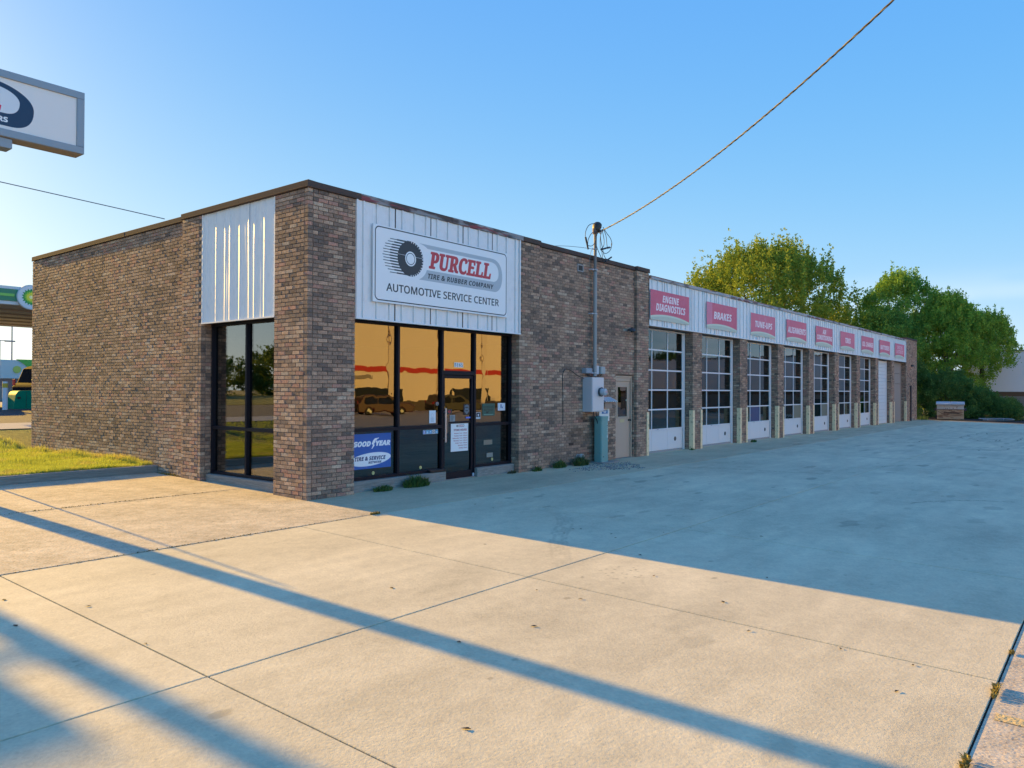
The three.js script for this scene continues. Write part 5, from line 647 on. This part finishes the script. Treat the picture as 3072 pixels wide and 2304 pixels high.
{ // dark gravel by the pedestal
  const R = rng(66), g = new THREE.IcosahedronGeometry(0.016, 0), N = 900, im = new THREE.InstancedMesh(g, std(1, 1, 1, 0.9), N), M = new THREE.Matrix4(), q = new THREE.Quaternion(), E = new THREE.Euler();
  for (let i = 0; i < N; i++) { const a = R() * 6.283, r = Math.pow(R(), 0.6), x = 8.15 + Math.cos(a) * r * 1.3 * (0.5 + vnoise(a * 2, 5)), z = 0.70 + Math.sin(a) * r * 0.6 * (0.5 + vnoise(a * 2 + 9, 3)), s = 0.3 + R() * 0.7; E.set(R() * 6, R() * 6, R() * 6); q.setFromEuler(E); M.compose(new THREE.Vector3(x, lot(z) + 0.006, z), q, new THREE.Vector3(s, s * 0.6, s)); im.setMatrixAt(i, M); const v = 0.10 + R() * 0.25; im.setColorAt(i, C(v, v, v)); }
  im.name = 'gravel'; im.userData = { kind: 'stuff', label: 'dark loose gravel spilled before the green utility pedestal', category: 'gravel' }; scene.add(im);
  const leaf = (s) => { const gg = new THREE.BufferGeometry(); gg.setAttribute('position', new THREE.Float32BufferAttribute([0, 0.002, 0, 0.018 * s, 0.006, 0.013 * s, 0.046 * s, 0.003, 0.004 * s, 0, 0.002, 0, 0.046 * s, 0.003, 0.004 * s, 0.022 * s, 0.008, -0.011 * s], 3)); gg.computeVertexNormals(); return gg; }, LG = [leaf(0.8), leaf(1.1), leaf(1.4)], LM = [std(0.06, 0.04, 0.025, 0.9, { side: 2 }), std(0.12, 0.075, 0.04, 0.9, { side: 2 }), std(0.035, 0.03, 0.025, 0.9, { side: 2 })];
  for (let i = 0; i < 32; i++) { const x = i < 24 ? -5.5 + R() * 8 : -3 + R() * 14, z = i < 24 ? 2 + R() * 7.2 : 2 + R() * 5, m = mesh('fallen_leaf', LG[i % 3], LM[(i * 7) % 3]); m.position.set(x, lot(z) + 0.002, z); m.rotation.y = R() * 6.28; tag(m, 'small dry brown leaf lying on the concrete lot', 'leaf', 'dry leaves scattered over the lot'); }
}
// ------------------------------------------------------------------ far end: dumpster, white block building
{
  const rust = canvasTex(512, 256, (g, w, h) => { const R = rng(8); g.fillStyle = '#d6b48e'; g.fillRect(0, 0, w, h); g.fillStyle = '#e2e0dc'; g.fillRect(0, 0, w, h * 0.40); const P = ['#7a4a34', '#94603f', '#4a2d24', '#a87a55']; for (let i = 0; i < 60; i++) { g.fillStyle = P[Math.floor(R() * 4)]; g.globalAlpha = 0.10 + R() * 0.3; const y = h * (0.42 + 0.5 * R()), x = w * (0.05 + 0.9 * R()); g.beginPath(); g.ellipse(x, y, 20 + R() * 70, 3 + R() * 12, (R() - 0.5) * 0.25, 0, 6.28); g.fill(); } for (let i = 0; i < 40; i++) { g.fillStyle = '#5c2f22'; g.globalAlpha = 0.3 + R() * 0.4; g.fillRect(w * (0.25 + 0.5 * R()), h * R() * 0.55, 2 + R() * 14, 3 + R() * 22); } g.globalAlpha = 0.7; g.fillStyle = '#3d231b'; g.beginPath(); g.ellipse(w * 0.55, h * 0.62, w * 0.3, h * 0.045, 0.02, 0, 6.28); g.fill(); g.globalAlpha = 0.8; g.strokeStyle = '#3a2018'; g.lineWidth = 5; g.beginPath(); g.moveTo(10, h * 0.5); g.lineTo(w * 0.2, h * 0.66); g.lineTo(w * 0.55, h * 0.58); g.stroke(); g.globalAlpha = 1; });
  const body = flat(rust, 0.8), d = thing('dumpster', 'rusty white and tan steel dumpster before the trees', 'dumpster', [50.9, lot(1.5) + 0.03, 1.35], -1.42);   // local +z faces the lot
  const sh = new THREE.Shape(); sh.moveTo(-0.45, 0); sh.lineTo(0.50, 0); sh.lineTo(0.62, 0.95); sh.lineTo(-0.62, 1.10); sh.lineTo(-0.45, 0);
  const bg = new THREE.ExtrudeGeometry(sh, { depth: 1.56, bevelEnabled: false }).translate(0, 0, -0.78).rotateY(-Math.PI / 2); const uv = bg.attributes.uv, bp = bg.attributes.position; for (let i = 0; i < uv.count; i++) uv.setXY(i, (bp.getX(i) + 0.8) / 1.6, bp.getY(i) / 1.1); mesh('body', bg, body, d);
  mesh('lid', rbox(-0.83, -0.01, 1.02, 1.10, -0.72, 0.74, 0.01).rotateX(0.10).translate(0, 0.0, 0), std(0.55, 0.53, 0.50, 0.8), d); mesh('lid', rbox(0.01, 0.83, 1.02, 1.10, -0.72, 0.74, 0.01).rotateX(0.10), std(0.5, 0.48, 0.45, 0.8), d);
  for (const s of [-1, 1]) mesh('lift_pocket', rbox(s * 0.86 - 0.07, s * 0.86 + 0.07, 0.55, 0.72, -0.5, 0.5, 0.01), std(0.10, 0.07, 0.06, 0.8), d); mesh('rim', merge([rbox(-0.82, 0.82, 0.62, 0.68, 0.56, 0.61, 0.006)]), std(0.3, 0.24, 0.2, 0.8), d);
  const b = thing('block_building', 'white painted rough block building with brown band at the lot end', 'building', [66, 0, 0], 0.06);
  const blockBump = dataTex(256, 256, (i, j, o) => { const m = (j % 32 < 2) ? 0.1 : 0.5 + 0.5 * pnoise(i / 7, j / 5, 36, 51); o[0] = o[1] = o[2] = m; }, false, 1 / 1.6, 1 / 1.6);
  mesh('wall', box(0, 12, 1.86, 5.15, 0.0, 34), phys(0.84, 0.85, 0.85, 0.9, { specularIntensity: 0.2, bumpMap: blockBump, bumpScale: 0.008 }), b); mesh('band', box(-0.02, 12, 1.5, 1.855, -0.01, 34.01), std(0.16, 0.10, 0.06, 0.9, { bumpMap: blockBump, bumpScale: 0.03 }), b); mesh('base_wall', box(0, 12, -0.6, 1.495, 0, 34), std(0.24, 0.24, 0.22, 0.95, { bumpMap: blockBump, bumpScale: 0.04 }), b); mesh('roof_edge', box(-0.06, 12.1, 5.155, 5.27, -0.05, 34.1), std(0.2, 0.2, 0.2, 0.7), b);
  const g = thing('green_bin', 'dark green steel bin at the lot edge before block building', 'bin', [50.9, lot(6.2) + 0.04, 6.35], -1.42); mesh('body', rbox(-0.75, 0.75, 0.0, 1.25, -0.55, 0.55, 0.03, 2), std(0.035, 0.10, 0.09, 0.6), g); mesh('lid', rbox(-0.8, 0.8, 1.255, 1.33, -0.6, 0.6, 0.02, 2), std(0.02, 0.03, 0.035, 0.6), g); for (let i = 0; i < 3; i++) mesh('rib', rbox(-0.5 + i * 0.5 - 0.03, -0.5 + i * 0.5 + 0.03, 0.05, 1.2, 0.551, 0.59, 0.006), std(0.03, 0.09, 0.08, 0.6), g);
  const f = thing('metal_frame', 'bent pale metal tube frame lying on the ground near shrubs', 'frame', [51.5, lot(4) + 0.02, 4.0], -0.95); mesh('tube', tube([[-1.1, 0.12, -0.25], [0.7, 0.12, -0.25], [0.95, 0.10, -0.05], [0.9, 0.06, 0.22], [0.6, 0.05, 0.25], [-1.1, 0.05, 0.25]], 0.03, 50, 8), std(0.45, 0.43, 0.40, 0.5, { metalness: 0.4 }), f); mesh('leg', cyl(0.02, 0.02, 0.14, [-0.5, 0.06, -0.25]), galv, f); mesh('leg', cyl(0.02, 0.02, 0.14, [0.5, 0.06, -0.25]), galv, f);
}
// ------------------------------------------------------------------ fuel station across the road, left
{
  const y0 = 0.95, c = thing('fuel_canopy', 'white and green fuel station canopy with sunburst emblem beyond the brick wall', 'canopy'); const white = std(0.66, 0.68, 0.68, 0.5), X0 = 0.9, X1 = 17, zf = -21.6, zb = -33;
  mesh('soffit', box(X0, X1, 4.86, 4.92, zb, zf - 0.02), std(0.45, 0.40, 0.34, 0.8), c); for (let i = 1; i < 6; i++) mesh('soffit_rib', box(X0, X1, 4.80, 4.858, zb + i * 1.9, zb + i * 1.9 + 0.12), std(0.4, 0.35, 0.3, 0.8), c); mesh('fascia', box(X0, X1, 4.88, 5.55, zf - 0.019, zf), white, c); mesh('fascia_side', box(X0 - 0.02, X0 - 0.001, 4.88, 5.55, zb, zf), white, c); mesh('roof_deck', box(X0, X1, 5.40, 5.45, zb, zf - 0.02), white, c); mesh('fascia_back', box(X0, X1, 4.88, 5.55, zb - 0.02, zb - 0.001), white, c);
  mesh('green_band', rbox(X0 + 0.1, 3.05, 5.0, 5.44, zf + 0.001, zf + 0.03, 0.01), std(0.02, 0.22, 0.11, 0.4), c); mesh('light_stripe', rbox(X0 + 0.3, 2.9, 5.17, 5.27, zf + 0.031, zf + 0.045, 0.005), std(0.20, 0.55, 0.10, 0.4), c); mesh('green_band', rbox(3.8, X1, 5.0, 5.44, zf + 0.001, zf + 0.03, 0.01), std(0.02, 0.22, 0.11, 0.4), c);
  for (const [x, z] of [[7, -27.3], [13, -27.3]]) mesh('column', rbox(x - 0.25, x + 0.25, y0, 4.86, z - 0.25, z + 0.25, 0.02), white, c);
  const petals = canvasTex(256, 256, (g) => { g.fillStyle = '#d6dee2'; g.fillRect(0, 0, 256, 256); g.translate(128, 128); const ring = (n, r0, r1, col, off) => { g.fillStyle = col; for (let i = 0; i < n; i++) { g.save(); g.rotate((i + off) * 6.2832 / n); g.beginPath(); g.moveTo(0, -r1); g.quadraticCurveTo(r1 * 0.26, -r1 * 0.62, 0, -r0); g.quadraticCurveTo(-r1 * 0.26, -r1 * 0.62, 0, -r1); g.fill(); g.restore(); } }; ring(18, 8, 96, '#0f8a45', 0); ring(18, 6, 82, '#4fae3c', 0.5); ring(18, 4, 66, '#b4d233', 0); ring(18, 2, 50, '#f2e23a', 0.5); g.fillStyle = '#fff7b0'; g.beginPath(); g.arc(0, 0, 18, 0, 6.28); g.fill(); });
  mesh('emblem_disc', cyl(0.46, 0.46, 0.12, [3.42, 5.19, zf + 0.07], 'z', 40), std(0.55, 0.6, 0.63, 0.5), c); mesh('emblem', new THREE.CircleGeometry(0.43, 40).translate(3.42, 5.19, zf + 0.133), flat(petals, 0.5), c);
  const p = thing('bollard', 'white bollard with yellow band in front of green cabinet', 'bollard', [3.25, 0.95, -23.5]); mesh('post', cyl(0.09, 0.09, 0.86, [0, 0.43, 0]), std(0.7, 0.72, 0.75, 0.6), p); mesh('band', cyl(0.093, 0.093, 0.17, [0, 0.945, 0]), std(0.62, 0.45, 0.05, 0.6), p); mesh('cap', cyl(0.09, 0.08, 0.07, [0, 1.066, 0]), std(0.7, 0.72, 0.75, 0.6), p);
  const gb = thing('green_cabinet', 'rounded bright green cabinet behind the white bollard', 'cabinet', [4.62, 0.95, -24.7]), gm = phys(0.0, 0.22, 0.13, 0.6, { specularIntensity: 0.2 }); const sp = new THREE.Shape(); sp.moveTo(-0.80, 0); sp.lineTo(0.8, 0); sp.lineTo(0.8, 0.72); sp.lineTo(-0.55, 0.72); sp.quadraticCurveTo(-0.68, 0.70, -0.72, 0.55); sp.lineTo(-0.80, 0); mesh('case', new THREE.ExtrudeGeometry(sp, { depth: 0.8, bevelEnabled: true, bevelSize: 0.03, bevelThickness: 0.03, bevelSegments: 2 }).translate(0, 0, -0.4), gm, gb); for (const x of [-0.38, 0.1]) mesh('seam', box(x, x + 0.015, 0.03, 0.70, 0.43, 0.437), std(0.0, 0.10, 0.06, 0.5), gb); mesh('handle', rbox(-0.70, -0.58, 0.42, 0.5, 0.42, 0.47, 0.01), black, gb);
  // parked vehicles
  const glassCar = phys(0.02, 0.022, 0.025, 0.05, { clearcoat: 1 });
  function car(label, cat, paint, x, z, turn) { // length along x, nose towards +x
    const o = thing(cat === 'suv' ? 'parked_suv' : 'parked_car', label, cat, [x, 0.97, z], turn), tall = cat === 'suv' ? 1 : 0.86; const s = new THREE.Shape(); s.moveTo(-2.35, 0.32); s.lineTo(-2.38, 0.85 * tall); s.quadraticCurveTo(-2.3, 0.98 * tall, -2.2, 1.0 * tall); s.lineTo(-1.95, 1.62 * tall); s.quadraticCurveTo(-1.8, 1.74 * tall, -1.5, 1.75 * tall); s.lineTo(0.35, 1.72 * tall); s.quadraticCurveTo(0.6, 1.68 * tall, 1.2, 1.1 * tall); s.lineTo(2.15, 0.95 * tall); s.quadraticCurveTo(2.4, 0.88 * tall, 2.4, 0.6); s.lineTo(2.38, 0.32); for (const [cx] of [[1.45], [-1.45]]) { s.lineTo(cx + 0.42, 0.30); s.absarc(cx, 0.30, 0.42, 0, Math.PI, false); s.lineTo(cx - 0.42, 0.30); } s.lineTo(-2.35, 0.32);
    mesh('body', new THREE.ExtrudeGeometry(s, { depth: 1.66, bevelEnabled: true, bevelSize: 0.08, bevelThickness: 0.1, bevelSegments: 3, curveSegments: 8 }).translate(0, 0, -0.83), paint, o);
    for (const sd of [-1, 1]) for (const q of [[-1.85, -0.75], [-0.68, 0.25]]) { const wsh = new THREE.Shape(); wsh.moveTo(q[0], 1.06 * tall); wsh.lineTo(q[1] + (q[1] > 0 ? 0.6 : 0), 1.06 * tall); wsh.lineTo(q[1] + (q[1] > 0 ? 0.1 : 0), 1.58 * tall); wsh.lineTo(q[0] + (q[0] < -1 ? 0.2 : 0), 1.58 * tall); mesh('side_window', new THREE.ExtrudeGeometry(wsh, { depth: 0.012, bevelEnabled: false }).translate(0, 0, sd > 0 ? 0.926 : -0.938), glassCar, o); }
    for (const [wx, wz] of [[1.45, 0.8], [-1.45, 0.8], [1.45, -0.8], [-1.45, -0.8]]) { const wl = partGroup('wheel', o, [wx, 0.34, wz]); mesh('tyre', new THREE.TorusGeometry(0.25, 0.1, 10, 24).scale(1, 1, 1.1), black, wl); mesh('rim', cyl(0.19, 0.19, 0.14, [0, 0, 0], 'z', 20), std(0.35, 0.36, 0.38, 0.35, { metalness: 0.8 }), wl); }
    for (const sd of [-1, 1]) { mesh('tail_light', rbox(-2.47, -2.42, 0.95 * tall, 1.22 * tall, sd * 0.75 - 0.1, sd * 0.75 + 0.1, 0.02), std(0.45, 0.01, 0.03, 0.3), o); mesh('headlight', rbox(2.38, 2.46, 0.66, 0.8, sd * 0.68 - 0.16, sd * 0.68 + 0.16, 0.02), std(0.6, 0.6, 0.6, 0.2), o); } mesh('bumper', rbox(-2.52, -2.42, 0.38, 0.6, -0.85, 0.85, 0.04, 2), black, o); return o;
  }
  car('dark navy parked SUV under the fuel canopy behind green cabinet', 'suv', phys(0.008, 0.010, 0.020, 0.75, { specularIntensity: 0.1 }), 7.35, -27.0, 0.16); car('silver car parked behind the white bollard under fuel canopy', 'car', phys(0.40, 0.42, 0.45, 0.7, { specularIntensity: 0.2 }), 2.2, -27.9, 0);
  [['white car parked before the cream store', [0.6, 0.6, 0.6], 17, 37], ['dark grey car parked before the cream store', [0.05, 0.05, 0.055], 26, 37.4], ['maroon car parked before the cream store', [0.06, 0.012, 0.012], 35, 37], ['black car parked before the cream store', [0.015, 0.015, 0.018], 44, 37.3], ['blue car parked before the cream store', [0.03, 0.06, 0.2], 55, 37]].forEach(([l, p, x, z]) => { car(l, 'car', std(...p, 0.45), x, z, 0.3).position.y = -0.24; });
  const st = thing('station_shop', 'pale grey station shop with green arched sign panel', 'building', [0, 0.95, -53]); mesh('wall', box(4, 30, 0, 2.5, -8, 0), std(0.5, 0.51, 0.52, 0.8), st); mesh('roof_wall', box(-6, 12.0, 0, 3.1, -9, -1), std(0.45, 0.48, 0.5, 0.8), st); const arch = new THREE.Shape(); arch.moveTo(12.3, 1.55); arch.lineTo(17, 1.55); arch.lineTo(17, 2.9); arch.lineTo(12.3, 2.9); mesh('sign_panel', new THREE.ExtrudeGeometry(arch, { depth: 0.15, bevelEnabled: false }).translate(0, 0, 0.05), std(0.6, 0.6, 0.55, 0.7), st); const gs = new THREE.Shape(); gs.moveTo(13.25, 2.95); gs.quadraticCurveTo(14.2, 2.5, 14.5, 1.6); gs.lineTo(17, 1.6); gs.lineTo(17, 2.95); mesh('green_arch', new THREE.ExtrudeGeometry(gs, { depth: 0.05, bevelEnabled: false }).translate(0, 0, 0.21), std(0.12, 0.42, 0.06, 0.6), st); mesh('round_emblem', cyl(0.26, 0.26, 0.05, [13.35, 2.2, 0.24], 'z', 24), std(0.55, 0.55, 0.1, 0.6), st); mesh('window_band', box(4.2, 29, 0.5, 1.5, 0.001, 0.04), phys(0.12, 0.13, 0.14, 0.1), st); mesh('poster', box(13.2, 14.3, 0.62, 0.95, 0.042, 0.05), std(0.35, 0.12, 0.12, 0.7), st);
  const lp = (x, z, h, label) => { const o = thing('light_pole', label, 'lamp post', [x, 0.95, z]); mesh('pole', cyl(0.07, 0.05, h, [0, h / 2, 0], 'y', 10), std(0.22, 0.23, 0.25, 0.6), o); mesh('lamp_arm', rbox(-0.2, 0.9, h - 0.03, h + 0.03, -0.03, 0.03, 0.01), std(0.22, 0.23, 0.25, 0.6), o); mesh('lamp_head', rbox(0.35, 1.05, h - 0.09, h + 0.02, -0.14, 0.14, 0.03, 2), std(0.2, 0.21, 0.22, 0.6), o); }; lp(14.1, -58.7, 4.6, 'slim lamp post with arm near the station shop'); lp(18.4, -69.3, 7.4, 'taller slim lamp post far behind the fuel canopy');
}
// ------------------------------------------------------------------ neighbours seen only in the windows or by their shadows, and one board added to cast shadow
{
  const ps = thing('shadow_sign', 'unseen boxy board on a tall post, added for its soft shadow', 'sign', [-5.91, 0.5, -14.4]); mesh('post', cyl(0.14, 0.13, 8.2, [0, 4.1, 0], 'y', 18), std(0.3, 0.3, 0.3, 0.7), ps); mesh('board', rbox(-1.75, -0.40, 3.75, 4.45, -0.15, 0.15, 0.02), std(0.3, 0.42, 0.3, 0.6), ps); mesh('board_arm', rbox(-1.75, 0.0, 4.0, 4.1, -0.05, 0.05, 0.01), std(0.3, 0.3, 0.3, 0.7), ps);  // unseen board and post, added to cast the soft shadows on the lot
  const ob = thing('cream_store', 'long cream store with red stripe across the parking lot', 'building', [0, -0.25, 44]); const cream = std(0.84, 0.70, 0.54, 0.85, { bumpMap: fineBump, bumpScale: 0.003 }); mesh('wall', box(8, 64, 0, 9.6, 0, 18), cream, ob); mesh('red_stripe', box(7.9, 64.1, 3.75, 4.25, -0.06, -0.001), std(0.55, 0.035, 0.02, 0.6), ob); mesh('plinth', box(8, 64, 0, 0.9, -0.1, -0.001), std(0.10, 0.08, 0.06, 0.9), ob); mesh('parapet', box(7.9, 64.1, 9.6, 9.8, -0.1, 18.1), std(0.3, 0.22, 0.15, 0.8), ob);
  for (let i = 0; i < 9; i++) mesh('pilaster', box(8 + i * 6.8, 8.7 + i * 6.8, 0, 9.5, -0.12, -0.061), std(0.78, 0.64, 0.49, 0.85), ob); mesh('entrance_canopy', box(24, 38, 3.0, 3.35, -2.4, -0.13), std(0.3, 0.25, 0.2, 0.8), ob);
  for (let i = 0; i < 4; i++) mesh('shop_window', box(12 + i * 13, 18 + i * 13, 0.9, 2.2, -0.05, -0.001), phys(0.03, 0.035, 0.04, 0.1), ob);
  const grpA = 'tree row across from the bays';
  for (let i = 0; i < 17; i++) tree('row_tree', 'broad green tree in the row facing the vehicle bays', 68 + i * 9, 58 + (i % 3) * 4, 7 + (i * 5) % 3, { spread: 6.5, base: 0.2, leaves: 5200, clumps: 50, size: 0.8, tone: [0.06, 0.13, 0.04], tone2: [0.03, 0.08, 0.03], seed: 300 + i, sprigs: 10, cr: 1.6, group: grpA, prof: (t) => 1.0 - 0.4 * t * t });
  const grpB = 'tree row beyond the cross road';
  for (let i = 0; i < 9; i++) tree('verge_tree', 'leafy tree in the row beyond the cross road', -70 + i * 7, -72 - (i % 3) * 6, 5.2 + (i * 7) % 4 * 0.7, { spread: 5, base: 0.0, leaves: 3600, clumps: 44, size: 0.42, seed: 400 + i, sprigs: 14, cr: 1.2, group: grpB });
  for (const [x, z, h, l] of [[-22, -34, 10.5, 'wooden utility pole on the verge nearest the cross road'], [-44, -48, 10.5, 'wooden utility pole among the verge trees']]) { const o = thing('utility_pole', l, 'pole', [x, 0.95, z]); mesh('pole_shaft', cyl(0.18, 0.12, h, [0, h / 2, 0], 'y', 12), std(0.12, 0.085, 0.06, 0.9), o); mesh('crossarm', rbox(-1.3, 1.3, h - 0.7, h - 0.56, -0.06, 0.06, 0.01), std(0.13, 0.1, 0.07, 0.9), o); }
  for (let i = 0; i < 3; i++) tag(mesh('power_line', tube([[-120, 11.2 - i * 0.5, -92], [-44, 10.9 - i * 0.6, -48], [-33, 10.2 - i * 0.6, -41], [-22, 10.9 - i * 0.6, -34], [-6, 10.2 - i * 0.6, -26]], 0.014, 80, 4), rubberWire), ['top power line strung between the utility poles', 'middle power line strung between the utility poles', 'lowest power line strung between the utility poles'][i], 'power line');
}
// ------------------------------------------------------------------ draw
scene.traverse((o) => { if (o.isMesh) { o.castShadow = true; o.receiveShadow = true; } });
const renderer = new THREE.WebGLRenderer({ antialias: true });
renderer.shadowMap.enabled = true; renderer.shadowMap.type = THREE.PCFSoftShadowMap;
renderer.toneMapping = THREE.LinearToneMapping; renderer.toneMappingExposure = EXPOSURE;
renderer.setSize(1024, 768);
renderer.render(scene, camera);
